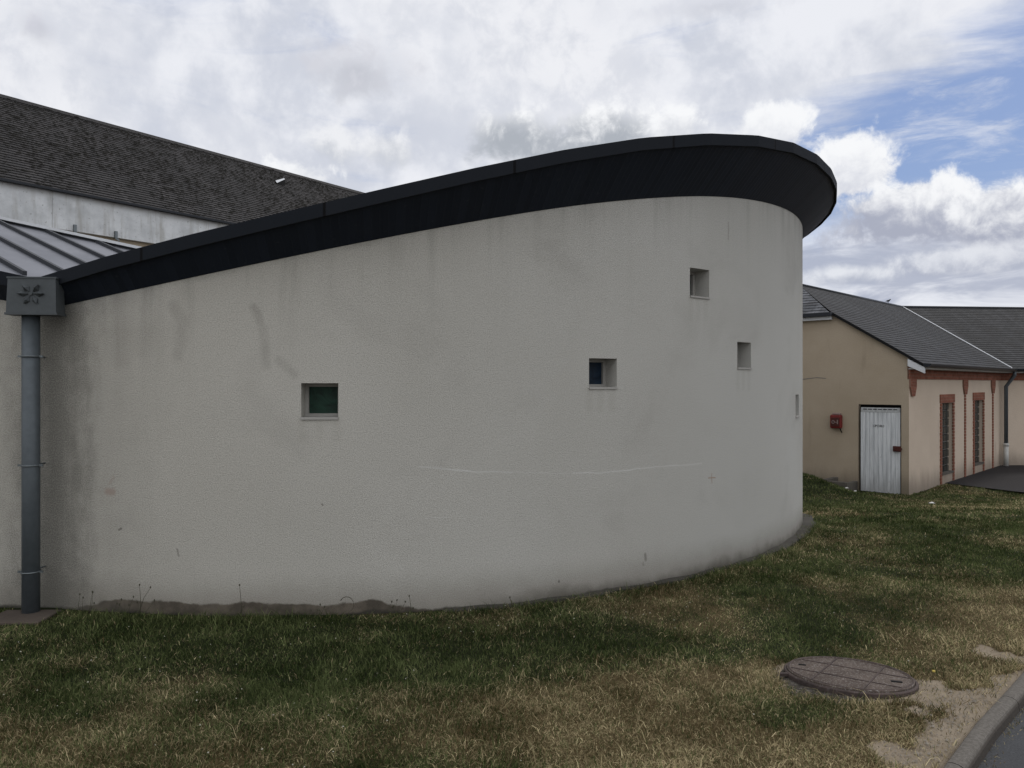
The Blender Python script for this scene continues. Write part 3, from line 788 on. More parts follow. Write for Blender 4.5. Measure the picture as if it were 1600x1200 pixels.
b = MB(); A3 = Vector((-9.3, 7.76, zpl(-9.3, 7.76)-.01)); B3 = Vector((-2.6, 7.76, zpl(-2.6, 7.76)-.01))
b.obox(A3+Vector((0, -.05, .03)), B3-A3, Vector((0, .13, 0)), Vector((0, 0, .028))); b.build('ridge_flashing', M['white_metal'], zr)
b = MB(); b.obox(A3+Vector((0, .0, -.02)), B3-A3, Vector((0, .05, 0)), Vector((0, 0, .05))); b.build('ridge_upstand', M['seam'], zr)
# footing strip at the foot of the wall
ft = MB()
fs = list(np.arange(3.3, 12.0, .1))
for a, b_ in zip(fs[:-1], fs[1:]):
    def fo(s): 
        w = .065+.07*sst(s, 6, 9)+.012*math.sin(s*7.3)+.01*math.sin(s*17)
        h = .008+.016*sst(s, 3.6, 5)+.006*math.sin(s*11)
        p0, p1 = plan(s, -.02), plan(s, float(w)); gz = float(ground_z(p1.x, p1.y))
        return Vector((p0.x, p0.y, gz+float(h)+.006)), Vector((p1.x, p1.y, gz+float(h))), Vector((p1.x, p1.y, gz-.2))
    A_, B_ = fo(a), fo(b_)
    ft.quad(A_[0], B_[0], B_[1], A_[1], smooth=True); ft.quad(A_[1], B_[1], B_[2], A_[2])
ft.build('footing', M['foot'], cb)
# downpipe with hopper and clips
PX, PY = XC-.03, YC-.165
dp = MB(); dp.tube([(PX, PY, .0), (PX, PY, 1.0), (PX, PY, 2.2)], .058, 20)
pipe = dp.build('downpipe', M['pipe'], cb)
yaw = R(5)
hx = Vector((math.cos(yaw), math.sin(yaw), 0)); hy = Vector((-hx.y, hx.x, 0)); hz = Vector((0, 0, 1))
hc = Vector((PX+.058, PY-.035, 0)); HZ0, HZ1 = EYE+(600-487)/1200*(PY-.2), EYE+(600-431)/1200*(PY-.2)
b = MB()
def hp(sx, sy, z, wx, wy0, wy1): return hc+hx*sx*wx+hy*(wy1 if sy > 0 else -wy0)+hz*z
wt, wbm = .160, .168
lo_ = [hp(sx, sy, HZ0, wbm, .068, .06) for sx, sy in ((-1, -1), (1, -1), (1, 1), (-1, 1))]
hi_ = [hp(sx, sy, HZ1, wt, .058, .06) for sx, sy in ((-1, -1), (1, -1), (1, 1), (-1, 1))]
b.face(lo_[::-1]); b.face(hi_)
for i in range(4): b.face([lo_[i], lo_[(i+1) % 4], hi_[(i+1) % 4], hi_[i]])
# folded rim and outlet collar
b.cbox(hc+hz*(HZ0-.004)-hy*.004, hx, hy, hz, .352, .138, .016)
b.cbox(hc+hz*(HZ1+.003), hx, hy, hz, .332, .126, .012)
# flower of folded petals on the front
fc = hc-hy*.0655+hz*((HZ0+HZ1)/2+.012)
def petal(ang, r0, r1, w, raise_):
    d_ = hx*math.cos(ang)+hz*math.sin(ang); e_ = -hx*math.sin(ang)+hz*math.cos(ang)
    p0 = fc+d_*r0; p1 = fc+d_*(r0+r1)/2+e_*w; p2 = fc+d_*r1-hy*raise_; p3 = fc+d_*(r0+r1)/2-e_*w; mid = fc+d_*(r0+r1)*.55-hy*(raise_*1.25)
    for q in ((p0, p1, mid), (p1, p2, mid), (p2, p3, mid), (p3, p0, mid)): b.face(q)
    bk = [x+hy*.02 for x in (p0, p1, p2, p3)]
    for i in range(4):
        b.face([(p0, p1, p2, p3)[i], (p0, p1, p2, p3)[(i+1) % 4], bk[(i+1) % 4], bk[i]])
for k, ang in enumerate((50, 130, 180, 238, 302, 0)):
    petal(R(ang), .016, .082 if k not in (2, 5) else .088, .022, .020)
b.tube([fc+hy*.006, fc-hy*.012], .012, 10)
b.build('hopper', M['hopper'], pipe)
for py in (557, 727, 893):
    z = EYE+(600-py)/1200*PY
    b = MB(); ring = [Vector((PX+.0615*math.cos(t), PY+.0615*math.sin(t), z)) for t in np.linspace(0, 2*math.pi, 25)]
    b.tube(ring, .006, 6, caps=False)
    for sgn in (-1, 1):
        b.cbox((PX+sgn*.074, PY-.005, z), (1, 0, 0), (0, 1, 0), (0, 0, 1), .03, .012, .014)
    b.tube([(PX, PY+.06, z), (PX, PY+.2, z)], .006, 6)
    b.build('pipe_clip', M['clip'], pipe)
# drain slab under the pipe
ds = MB(); g0 = Vector((PX+.0, PY-.12, 0))
ds.cbox(g0+Vector((.0, .02, .0)), (1, .02, 0), (-.02, 1, 0), (0, 0, 1), .40, .30, .05)
dso = ds.build('drain_slab', M['slab'], None, bevel=.008)
tag(dso, 'brownish square drain slab at the foot of the grey downpipe', 'drain')

# ------------------------------------------------------------------ slate building behind, left
def roof_courses(P0, u, up, L0fn, L1fn, n, lift=.012, name='roof'):
    """overlapping slate courses; u along the eave, up = slope vector eave -> ridge"""
    b = MB(); nrm = u.cross(up).normalized(); up_l = up.length
    if nrm.z < 0: nrm = -nrm
    for k in range(n):
        w0, w1 = k/n, (k+1)/n
        a0, a1 = L0fn(w0), L1fn(w0); c0, c1 = L0fn(w1), L1fn(w1)
        p = [P0+up*w0+u*a0+nrm*lift, P0+up*w0+u*a1+nrm*lift, P0+up*w1+u*c1, P0+up*w1+u*c0]
        b.quad(*p, uv=[(a0, w0*up_l), (a1, w0*up_l), (c1, w1*up_l-.001), (c0, w1*up_l-.001)])
        b.quad(P0+up*w0+u*a0-nrm*.002, P0+up*w0+u*a1-nrm*.002, p[1], p[0], uv=[(a0, w0*up_l)]*4)
    return b, nrm
def ray(px, py, d): return Vector(((px-800)/1200*d, d, EYE+(600-py)/1200*d))
u2 = Vector((870, 1200, 0)).normalized(); n2v = Vector((-u2.y, u2.x, 0))
E1 = ray(0, 276.5, 14.0)                       # eave at the picture's left edge
# ridge: half width T, height from the picture
sl = .76
T1 = None
for T in np.arange(1, 8, .01):
    # point on the ridge seen at px 0
    q = -.6667
    s_ = -(E1.x+n2v.x*T-q*(E1.y+n2v.y*T))/(u2.x-q*u2.y); p = E1+n2v*T+u2*s_
    if (E1.z-EYE+sl*T)/p.y*1200 >= 450: T1 = T; break
T1 = T1 or 3.6
UPV = n2v*T1+Vector((0, 0, sl*T1))
SLN = 13.2
sb = empty('slate_building', (E1.x+4, E1.y+6, 0), 'long building with mossy dark slate roof and worn white fascia behind', 'building')
ncs = int(UPV.length/.115)
b, nr = roof_courses(E1-n2v*.06-Vector((0, 0, sl*.06)), u2, UPV, lambda w: -9.0, lambda w: SLN, ncs, .014)
# far slope and thickness
RG = E1+UPV
b.quad(RG+u2*-9, RG+u2*SLN, RG+u2*SLN+n2v*T1-Vector((0, 0, sl*T1)), RG+u2*-9+n2v*T1-Vector((0, 0, sl*T1)))
sroof = b.build('roof', M['slate_left'], sb, recalc=False)
b = MB()
for k in range(74):
    a = -9+k*.30; p = RG+u2*a+Vector((0, 0, .015))
    b.obox(p-n2v*.11-Vector((0, 0, .10)), u2*.296, n2v*.11+Vector((0, 0, .11)), nr*.025)
    b.obox(p-Vector((0, 0, -.01)), u2*.296, n2v*.11-Vector((0, 0, .09)), Vector((0, 0, .02)))
b.build('ridge_tiles', M['slate_left'], sroof)
# moss cushions
ms = MB(); mr = random.Random(3)
cnt = 0
while cnt < 5200:
    w = mr.random()**1.0; a = mr.uniform(-1.5, 12.8)
    if mnoise.noise(Vector((a*.9, w*3.6, 1.3)))*.7+.9*min(w, .6) < mr.uniform(-.3, 1.0): continue
    w = (math.floor(w*ncs)+mr.uniform(.0, .12))/ncs
    c_ = E1+UPV*w+u2*a+nr*.008; r = mr.uniform(.010, .034)*(1.4 if mr.random() < .15 else 1)
    e1 = u2; e2 = UPV.normalized(); nn = 6; ph = mr.random()*6; i0 = len(ms.v)
    el_ = mr.uniform(1.0, 2.2)
    ring = [c_+(e1*math.cos(ph+k*2*math.pi/nn)*el_+e2*math.sin(ph+k*2*math.pi/nn)*.7)*r*mr.uniform(.7, 1.25) for k in range(nn)]
    ring2 = [c_.lerp(p, .6)+nr*r*mr.uniform(.5, .9) for p in ring]
    ms.v += [tuple(p) for p in ring+ring2]
    for k in range(nn):
        ms.f.append((i0+k, i0+(k+1) % nn, i0+nn+(k+1) % nn, i0+nn+k)); ms.uv.append([(0, 0)]*4); ms.sm.append(True)
    ms.f.append(tuple(i0+nn+k for k in range(nn))); ms.uv.append([(0, 0)]*nn); ms.sm.append(True)
    cnt += 1
mo = ms.build('moss', M['moss'], sroof, recalc=False); mo['kind'] = 'stuff'
# wall and fascia
FH = EYE+(600-343)/1200*14.0
b = MB()
def sp(a, off, z): p = E1+u2*a+n2v*off; return Vector((p.x, p.y, z))
b.quad(sp(-9, .12, -.5), sp(SLN-.2, .12, -.5), sp(SLN-.2, .12, E1.z+.05), sp(-9, .12, E1.z+.05), [(0, 0), (22, 0), (22, 5), (0, 5)])
gv = [sp(SLN-.2, .12, -.5), sp(SLN-.2, 2*T1-.12, -.5), sp(SLN-.2, 2*T1-.12, E1.z), sp(SLN-.2, T1, RG.z-.1), sp(SLN-.2, .12, E1.z)]
b.face(gv, [(0, 0), (7, 0), (7, 5), (3.5, 8), (0, 5)])
b.quad(sp(-9, 2*T1-.12, -.5), sp(-9, 2*T1-.12, E1.z), sp(SLN-.2, 2*T1-.12, E1.z), sp(SLN-.2, 2*T1-.12, -.5))
b.build('wall', M['beige_back'], sb, recalc=False)
b = MB(); x = -9.0
while x < SLN-.3:
    L = min(3.3, SLN-.2-x)
    o_ = sp(x, .02, FH); b.quad(o_, o_+u2*(L-.006), o_+u2*(L-.006)+Vector((0, 0, E1.z-.035-FH)), o_+Vector((0, 0, E1.z-.035-FH)), [(x, 0), (x+L, 0), (x+L, .75), (x, .75)])
    b.quad(o_, o_+n2v*.1, o_+n2v*.1+u2*(L-.006), o_+u2*(L-.006)); x += L
b.build('fascia', M['panel'], sb, recalc=False)
b = MB(); b.obox(sp(-9, -.07, E1.z-.07), u2*(SLN+8.9), n2v*.16, Vector((0, 0, .045))); b.build('eave_strip', M['gutter'], sb)
for px, py in ((118, 357), (182, 367)):
    q = (px-800)/1200; s_ = -(E1.x-q*E1.y)/(u2.x-q*u2.y); p = E1+u2*s_; z = EYE+(600-py)/1200*p.y
    b = MB(); b.cbox((p.x, p.y-.02, z), u2, n2v, (0, 0, 1), .05, .05, .14); b.cbox(Vector((p.x, p.y-.03, z-.09))+u2*.03, (u2+Vector((0, 0, -.6))).normalized(), n2v, (0, 0, 1), .10, .02, .04)
    b.build('bracket', M['clip'], sb)
# little triangular roof vent
q = (441-800)/1200
bestw = min(np.arange(.3, .98, .002), key=lambda w: abs((lambda p: 600-1200*(p.z-EYE)/p.y-290)((lambda o_: o_+u2*(-(o_.x-q*o_.y)/(u2.x-q*u2.y)))(E1+UPV*w))))
o_ = E1+UPV*bestw; o_ = o_+u2*(-(o_.x-q*o_.y)/(u2.x-q*u2.y))
b = MB(); upn = UPV.normalized(); L_ = o_-u2*.21; R_ = o_+u2*.10
ap = o_+u2*.10+upn*.02+Vector((0, 0, .20)); bk_ = o_+upn*.42
lo2 = L_+Vector((0, 0, .06)); b.face([L_-upn*.02, lo2, ap, R_]); b.face([lo2, L_+upn*.1, bk_, ap]); b.face([ap, bk_, R_]);
vent = b.build('roof_vent', M['slate_left'], sroof, recalc=False)
b = MB(); b.obox(lo2-upn*.05-nr*.02, ap-lo2, upn*.07, nr*.035); b.build('vent_edge', M['white_metal'], vent) if False else None
b = MB(); b.quad(lo2-upn*.05, ap-upn*.01, ap+upn*.04+nr*.01, lo2+upn*.05+nr*.02); b.build('vent_hood', M['white_metal'], sroof, recalc=False)

# ------------------------------------------------------------------ brick trimmed building, right
bb = empty('brick_trimmed_building', (CRN.x+3, CRN.y+5, ZB), 'low beige rendered building with red brick trim and grey slate roof', 'building')
SC = 7.95; TR = 2.93; SL2 = .63; OV = .30
u3 = Vector((.995, .0995, 0)).normalized(); n3v = Vector((-u3.y, u3.x, 0)); C2 = CRN+U*SC; WL = 16.0
def zroof(T): return EYE+.42+SL2*(T+OV)
def fpt(s, z, off=0.0): p = CRN+U*s-NB*off; return Vector((p.x, p.y, z))          # facade plane, off = proud
def gpt(t, z, off=0.0): p = CRN+NB*t-U*off; return Vector((p.x, p.y, z))          # gable plane
def wpt(s, z, off=0.0): p = C2+u3*s-n3v*off; return Vector((p.x, p.y, z))         # right wing
def grid_wall(b, P, us, zs, holes, topf=None, depth=.3, inward=None, u0v=0.0, zbase=ZB):
    us = sorted(set(us+[h[k] for h in holes for k in (0, 1)])); zs = sorted(set(zs+[h[k] for h in holes for k in (2, 3)]))
    for i in range(len(us)-1):
        for j in range(len(zs)-1):
            uc = (us[i]+us[i+1])/2; zc = (zs[j]+zs[j+1])/2
            if any(h[0] < uc < h[1] and h[2] < zc < h[3] for h in holes): continue
            last = topf and j == len(zs)-2
            q = [(us[i], zs[j]), (us[i+1], zs[j]), (us[i+1], topf(us[i+1]) if last else zs[j+1]), (us[i], topf(us[i]) if last else zs[j+1])]
            b.quad(*[P(*a) for a in q], uv=[(a[0]+u0v, a[1]-zbase) for a in q])
    for (a, c_, z0, z1) in holes:
        n_ = inward*depth
        for q in ((P(a, z0), P(a, z1)), (P(c_, z1), P(c_, z0)), (P(a, z1), P(c_, z1)), (P(c_, z0), P(a, z0))):
            b.quad(q[0], q[1], q[1]+n_, q[0]+n_, uv=[(0, 1), (0, 2), (.3, 2), (.3, 1)])
WTOP = EYE+.42+.1
W1 = (2.29, 3.19, EYE-.44, None); 
SW = [(2.29, 3.19, EYE-2.10, EYE-.44), (5.13, 6.0, EYE-2.10, EYE-.42)]
b = MB()
grid_wall(b, fpt, list(np.arange(0, SC, 1.0))+[SC], [ZB-.5, WTOP], SW, None, .13, NB)
grid_wall(b, wpt, [0, 2, 4, 8, WL], [ZB-.5, WTOP], [], None, .3, n3v)
back = [(CRN+NB*2*TR), C2+NB*2*TR, C2+u3*WL+n3v*2*TR, C2+u3*WL]
for p, q in zip(back[:-1], back[1:]): b.quad(*[Vector((a.x, a.y, z)) for a, z in ((p, ZB-.5), (q, ZB-.5), (q, WTOP), (p, WTOP))])
b.build('facade_wall', M['rose'], bb, recalc=False)
b = MB()
DR = (.150, 1.02, ZB-.05, EYE-.44)
TH = 1.59; ZH = EYE+1.53
def gtop(t): return min(zroof(min(t, 2*TR-t))-.07, ZH)
grid_wall(b, gpt, [0, .5, TH-.1, TH, TR, 2*TR-TH, 2*TR], [ZB-.5, EYE+.2, EYE+.3], [DR], gtop, .14, U)
b.build('gable_wall', M['beige'], bb, recalc=False)
# gable crack
b = MB()
for (x0, y0), (x1, y1) in (((1.72, .12), (1.95, .135)), ((1.95, .135), (2.25, .10)), ((2.25, .10), (2.6, .12))):
    b.quad(gpt(x0, EYE+y0, .003), gpt(x1, EYE+y1, .003), gpt(x1, EYE+y1+.018, .003), gpt(x0, EYE+y0+.014, .003))
b.build('crack', M['mortar'], bb, recalc=False)
# roof slopes
Pm = CRN-NB*OV+Vector((0, 0, zroof(-OV))); upm = NB*(TR+OV)+Vector((0, 0, SL2*(TR+OV)))
vk = (n3v+NB)/(1+n3v.dot(NB))
def valley(T): p = vk*T; return SC+p.dot(U)                    # s of the valley at inward distance T
wh = (TH+OV)/(TR+OV); SHIP = (TR-TH)*1.0
def left_m(w): return -.10 if w <= wh else -.10+(w-wh)/(1-wh)*(SHIP+.10)
ncm = int(upm.length/.115)
b, nm = roof_courses(Pm, U, upm, left_m, lambda w: valley(-OV+w*(TR+OV)), ncm, .007)
Pw = C2-n3v*OV+Vector((0, 0, zroof(-OV))); upw = n3v*(TR+OV)+Vector((0, 0, SL2*(TR+OV)))
def left_w(w): T = -OV+w*(TR+OV); return (vk*T).dot(u3)
b2, nw = roof_courses(Pw, u3, upw, left_w, lambda w: WL, ncm, .007)
for src in (b2,):
    o0 = len(b.v); b.v += src.v; b.f += [tuple(i+o0 for i in f) for f in src.f]; b.uv += src.uv; b.sm += src.sm
# back slopes and roof edge underside
Rm0 = CRN+NB*TR+U*SHIP; Rm1 = CRN+U*SC+vk*TR; ZR = zroof(TR)
def zz3(p, z): return Vector((p.x, p.y, z))
b.quad(zz3(Rm0, ZR), zz3(Rm1, ZR), zz3(C2+NB*2*TR, zroof(0)), zz3(CRN+NB*2*TR, zroof(0)))
b.quad(zz3(Rm1, ZR), zz3(C2+u3*WL+n3v*TR, ZR), zz3(C2+u3*WL+n3v*2*TR, zroof(0)), zz3(C2+NB*2*TR, zroof(0)))
th = Vector((0, 0, -.06))
b.quad(Pm+U*-.10, Pm+U*-.10+upm*wh, Pm+U*-.10+upm*wh+th, Pm+U*-.10+th)
b.quad(Pm+U*-.10+th, Pm+U*-.10+upm*wh+th, Pm+U*.1+upm*wh+th, Pm+U*.1+th)
broof = b.build('roof', M['slate_right'], bb, recalc=False)
# half hip
hl = CRN+NB*TH-U*.14; hr = CRN+NB*(2*TR-TH)-U*.14; zh = zroof(TH)-.03
b = MB(); slopev = (zz3(Rm0, ZR)-zz3((hl+hr)/2, zh)); nh = 12; un = NB
for k in range(nh):
    w0, w1 = k/nh, (k+1)/nh
    def e(w): return zz3(hl, zh).lerp(zz3(Rm0, ZR), w), zz3(hr, zh).lerp(zz3(Rm0, ZR), w)
    a0, a1 = e(w0); c0, c1 = e(w1); lf = Vector((0, 0, .012))
    L = slopev.length; hw = TR-TH
    uvq = [(-hw*(1-w0), w0*L), (hw*(1-w0), w0*L), (hw*(1-w1), w1*L-.001), (-hw*(1-w1), w1*L-.001)]
    b.quad(a0+lf, a1+lf, c1, c0, uv=uvq); b.quad(a0, a1, a1+lf, a0+lf)
b.build('hip_roof', M['slate_hip'], bb, recalc=False)
b = MB(); b.obox(zz3(CRN+NB*(TH-.05)-U*.22, zh-.075), NB*(2*(TR-TH)+.1), U*.10, Vector((0, 0, .08))); b.build('hip_gutter', M['gutter'], bb)
b = MB(); b.obox(zz3(CRN+NB*(TH-.02)-U*.12, zh-.15), NB*(2*(TR-TH)+.04), U*.10, Vector((0, 0, .072))); b.build('hip_fascia', M['white_metal'], bb)
# hip and ridge cappings
b = MB()
b.tube([zz3(CRN+NB*TR+U*(SHIP-.1), ZR+.0), zz3(Rm1, ZR+.0)], .045, 8); b.tube([zz3(Rm1, ZR), zz3(C2+u3*WL+n3v*TR, ZR)], .045, 8)
b.build('ridge_cap', M['gutter'], broof)
# valley flashing
b = MB(); va = zz3(C2+vk*(-OV), zroof(-OV)+.022); vb = zz3(C2+vk*TR, ZR+.022); vd = (vb-va).normalized(); vs_ = Vector((-vd.y, vd.x, 0)).normalized()
b.obox(va-vs_*.02, vb-va, vs_*.036, Vector((0, 0, .02))); b.build('valley_flashing', M['white_metal'], broof)
# gutters: half round, fascia behind
def gutter(P, dirv, out, L, z, name='gutter'):
    b = MB(); n = 7; r = .075
    for k in range(n):
        a0, a1 = math.pi*k/n, math.pi*(k+1)/n
        for rr in (r, r-.006):
            p0 = P+out*(math.cos(a0)*rr)+Vector((0, 0, -math.sin(a0)*rr)); p1 = P+out*(math.cos(a1)*rr)+Vector((0, 0, -math.sin(a1)*rr))
            b.quad(*[Vector((q.x, q.y, q.z+z)) for q in (p0, p0+dirv*L, p1+dirv*L, p1)], smooth=True)
    for e in (0, L):
        b.face([Vector(((P+dirv*e+out*math.cos(math.pi*k/n)*r).x, (P+dirv*e+out*math.cos(math.pi*k/n)*r).y, z-math.sin(math.pi*k/n)*r)) for k in range(n+1)])
    return b.build(name, M['gutter'], bb, recalc=False)
sv = valley(-OV-.08)
gutter(CRN-NB*(OV+.075)+U*-.10, U, -NB, sv+.10, zroof(-OV)-.005)
gutter(C2-n3v*(OV+.075)+u3*(vk*(-OV-.08)).dot(u3), u3, -n3v, WL, zroof(-OV)-.005)
b = MB()
b.obox(fpt(-.06, zroof(-OV)-.11, OV-.005), U*(SC+.2), NB*.02, Vector((0, 0, .085)))
b.obox(fpt(-.06, zroof(-OV)-.112, OV-.03), U*(SC+.2), NB*(OV-.035), Vector((0, 0, .018)))
b.obox(wpt(-.1, zroof(-OV)-.11, OV-.005), u3*WL, n3v*.02, Vector((0, 0, .085)))
b.obox(wpt(-.1, zroof(-OV)-.112, OV-.03), u3*WL, n3v*(OV-.035), Vector((0, 0, .018)))
b.build('eave_fascia', M['pvc'], bb)
# white end board of the eave, on the gable
b = MB(); e0 = Vector((-NB.x, -NB.y, 0)); pb_ = [gpt(.0, zroof(0)-.235, .085), gpt(.0, zroof(0)-.085, .085), gpt(-OV-.02, zroof(-OV)-.075, .085), gpt(-OV-.02, zroof(-OV)-.20, .085)]
b.face(pb_); b.face([p+U*.06 for p in pb_][::-1])
for i in range(4): b.quad(pb_[i], pb_[(i+1) % 4], pb_[(i+1) % 4]+U*.06, pb_[i]+U*.06)
b.build('eave_end_board', M['white_metal'], bb)
# brick frieze, corbels, strips, window surrounds
ZF1, ZF0 = EYE+.40, EYE+.10
b = MB()
b.obox(fpt(.0, ZF0, .02), U*(SC+.01), NB*.05, Vector((0, 0, ZF1-ZF0)))
b.obox(wpt(.0, ZF0, .02), u3*WL, n3v*.05, Vector((0, 0, ZF1-ZF0)))
b.build('brick_frieze', M['brick'], bb)
def strip(P, dirv, inn, s, w, parent, full=True):
    b = MB()
    # corbel, tapering in two steps
    wc, wd = .20, max(w*1.3, .09)
    a = [P(s-wc, ZF0-.001, .035), P(s+wc, ZF0-.001, .035), P(s+wc, ZF0-.16, .035), P(s+wd, ZF0-.36, .035), P(s-wd, ZF0-.36, .035), P(s-wc, ZF0-.16, .035)]
    b.face(a, [(0, .4), (.5, .4), (.5, .2), (.4, 0), (.1, 0), (0, .2)]); c_ = [p+inn*.05 for p in a]
    for i in range(6): b.quad(a[i], a[(i+1) % 6], c_[(i+1) % 6], c_[i])
    if full:
        z = ZF0-.36; k = 0
        while z > ZB-.1:                                        # toothed bricks
            ww = w*(1.12 if k % 2 else .92); z1 = z-.074
            o_ = P(s-ww, z1, .022); b.obox(o_, dirv*2*ww, inn*.04, Vector((0, 0, .066))); z = z1; k += 1
    b.build('brick_strip', M['brick'], parent)
strip(fpt, U, NB, 4.26, .052, bb); strip(fpt, U, NB, 7.05, .052, bb); strip(wpt, u3, n3v, 1.05, .052, bb); strip(wpt, u3, n3v, 4.0, .052, bb)
strip(fpt, U, NB, .205, .07, bb, full=False)
for (a, c_, z0, z1) in SW:
    b = MB()
    b.obox(fpt(a-.135, z1, .022), U*(c_-a+.27), NB*.04, Vector((0, 0, .20)))
    for side, s0 in ((-1, a), (1, c_)):
        z = z1; k = 0
        while z > ZB-.05:
            ww = .125 if k % 2 else .105; zq1 = z-.074
            b.obox(fpt(s0-ww if side < 0 else s0, zq1, .022), U*ww, NB*.04, Vector((0, 0, .066))); z = zq1; k += 1
    wnd = b.build('window', M['brick'], bb)
    # glass blocks, 4 wide, set deep
    b = MB(); m_ = MB(); ncol, nrow = 4, 9; bw = (c_-a)/ncol; bh = (z1-z0)/nrow
    for i in range(ncol):
        for j in range(nrow):
            o_ = fpt(a+i*bw+.008, z0+j*bh+.008, -.105); ax = U*(bw-.016); azv = Vector((0, 0, bh-.016)); f1 = NB*-.03
            p = [o_, o_+ax, o_+ax+azv, o_+azv]; cc = sum(p, Vector())/4
            q = [x.lerp(cc, .16)+f1 for x in p]
            b.quad(*q, smooth=False)
            for k in range(4): b.quad(p[k], p[(k+1) % 4], q[(k+1) % 4], q[k])
    b.build('glass_blocks', M['gl_block'], wnd, recalc=False)
    m_.quad(fpt(a, z0, -.107), fpt(c_, z0, -.107), fpt(c_, z1, -.107), fpt(a, z1, -.107)); m_.build('mortar_joints', M['mortar'], wnd, recalc=False)
    b = MB(); b.obox(fpt(a+.003, z0-.004, .03), U*(c_-a-.006), NB*.13, Vector((0, 0, .045))); b.build('sill', M['conc'], wnd)
# door leaf in the gable
DT0, DT1, DZ0, DZ1 = .175, .955, ZB+.02, EYE-.505
b = MB(); b.quad(gpt(.12, ZB-.1, -.135), gpt(1.05, ZB-.1, -.135), gpt(1.05, EYE-.4, -.135), gpt(.12, EYE-.4, -.135)); b.build('door_recess', M['black'], bb, recalc=False)
b = MB(); NS = 9; wS = (DT1-DT0)/NS
def dpt(t, z, off): return gpt(t, z, off)
pr = []
for i in range(NS):                                             # folded sheet: broad ribs, narrow grooves
    t0 = DT0+i*wS
    pr += [(t0, .012), (t0+.008, .026), (t0+wS-.016, .026), (t0+wS-.008, .012)]
pr.append((DT1, .012))
for (ta, oa), (tb, ob) in zip(pr[:-1], pr[1:]):
    b.quad(dpt(ta, DZ0, oa), dpt(tb, DZ0, ob), dpt(tb, DZ1-.10, ob), dpt(ta, DZ1-.10, oa), [(ta, 0), (tb, 0), (tb, 1.7), (ta, 1.7)])
b.obox(dpt(DT0, DZ0, -.02), NB*(DT1-DT0), U*.02, Vector((0, 0, DZ1-DZ0)))
b.obox(dpt(DT0, DZ1-.10, .03), NB*(DT1-DT0), U*.05, Vector((0, 0, .10)))
b.obox(dpt(DT0-.004, DZ0, .032), NB*.022, U*.05, Vector((0, 0, DZ1-DZ0-.1)))
b.obox(dpt(DT1-.018, DZ0, .032), NB*.022, U*.05, Vector((0, 0, DZ1-DZ0-.1)))
b.obox(dpt(DT0, DZ0, .03), NB*(DT1-DT0), U*.05, Vector((0, 0, .03)))
door = b.build('door', M['door'], bb)
b = MB()
for i in range(7):
    t0 = DT0+.045+i*.102; b.obox(dpt(t0, DZ1-.045, .0325), NB*.078, U*.004, Vector((0, 0, .018)))
b.build('vent_slots', M['black'], door)
b = MB(); lz = EYE-1.42
b.obox(dpt(DT0-.03, lz, .075), NB*.15, U*.045, Vector((0, 0, .115))); b.obox(dpt(DT0-.05, lz+.03, .05), NB*.05, U*.03, Vector((0, 0, .05))); b.obox(dpt(DT0+.055, lz+.035, .10), NB*.03, U*.03, Vector((0, 0, .05)))
b.build('lock', M['lockred'], door, bevel=.008)
rot = Matrix((-NB, Vector((0, 0, 1)), -U)).transposed().to_4x4()
for word, tpos in (('12', .685), ('POR', .60), ('10', .515)):
    cu = bpy.data.curves.new('lettering', 'FONT'); cu.body = word; cu.size = .072; cu.align_x = 'CENTER'; cu.extrude = .001
    to = bpy.data.objects.new('tmp', cu); COL.objects.link(to); bpy.context.view_layer.update()
    tm = bpy.data.meshes.new_from_object(to); bpy.data.objects.remove(to)
    tm.name = 'lettering'; tm.materials.clear(); tm.materials.append(M['ink'])
    lt = bpy.data.objects.new('lettering', tm); COL.objects.link(lt); lt.parent = door
    lt.matrix_basis = Matrix.Translation(gpt(tpos, EYE-.92, .0285)-parent_world(door))@rot
# downpipe of the facade at the inner corner
dq = C2+(-n3v-NB).normalized()*.16
b = MB(); zt_ = zroof(-OV)-.07; gq = C2+vk*(-OV-.07)
b.tube([(gq.x, gq.y, zt_), (gq.x, gq.y, zt_-.1), (dq.x, dq.y, zt_-.42), (dq.x, dq.y, EYE-1.72)], .05, 12); dpo = b.build('downpipe', M['pipe'], bb)
b = MB(); b.tube([(dq.x, dq.y, EYE-1.66), (dq.x, dq.y, EYE-1.74)], .075, 12); b.tube([(dq.x, dq.y, EYE-1.70), (dq.x, dq.y, ZB)], .062, 12); b.build('pipe_foot', M['pvc'], dpo)
# concrete light well beside the door
lw = MB()
zl = ZB+.12
lw.obox(gpt(1.03, zl-.3, .62), NB*.42, U*.10, Vector((0, 0, .42))); lw.obox(gpt(1.45, zl-.3, .62), NB*.10, U*.615, Vector((0, 0, .45)))
lw.obox(gpt(1.03, zl-.3, .519), NB*.09, U*.514, Vector((0, 0, .40)))
lwo = lw.build('light_well', M['conc'], None, bevel=.01); tag(lwo, 'low concrete light well kerb in the grass beside the white door', 'light well')
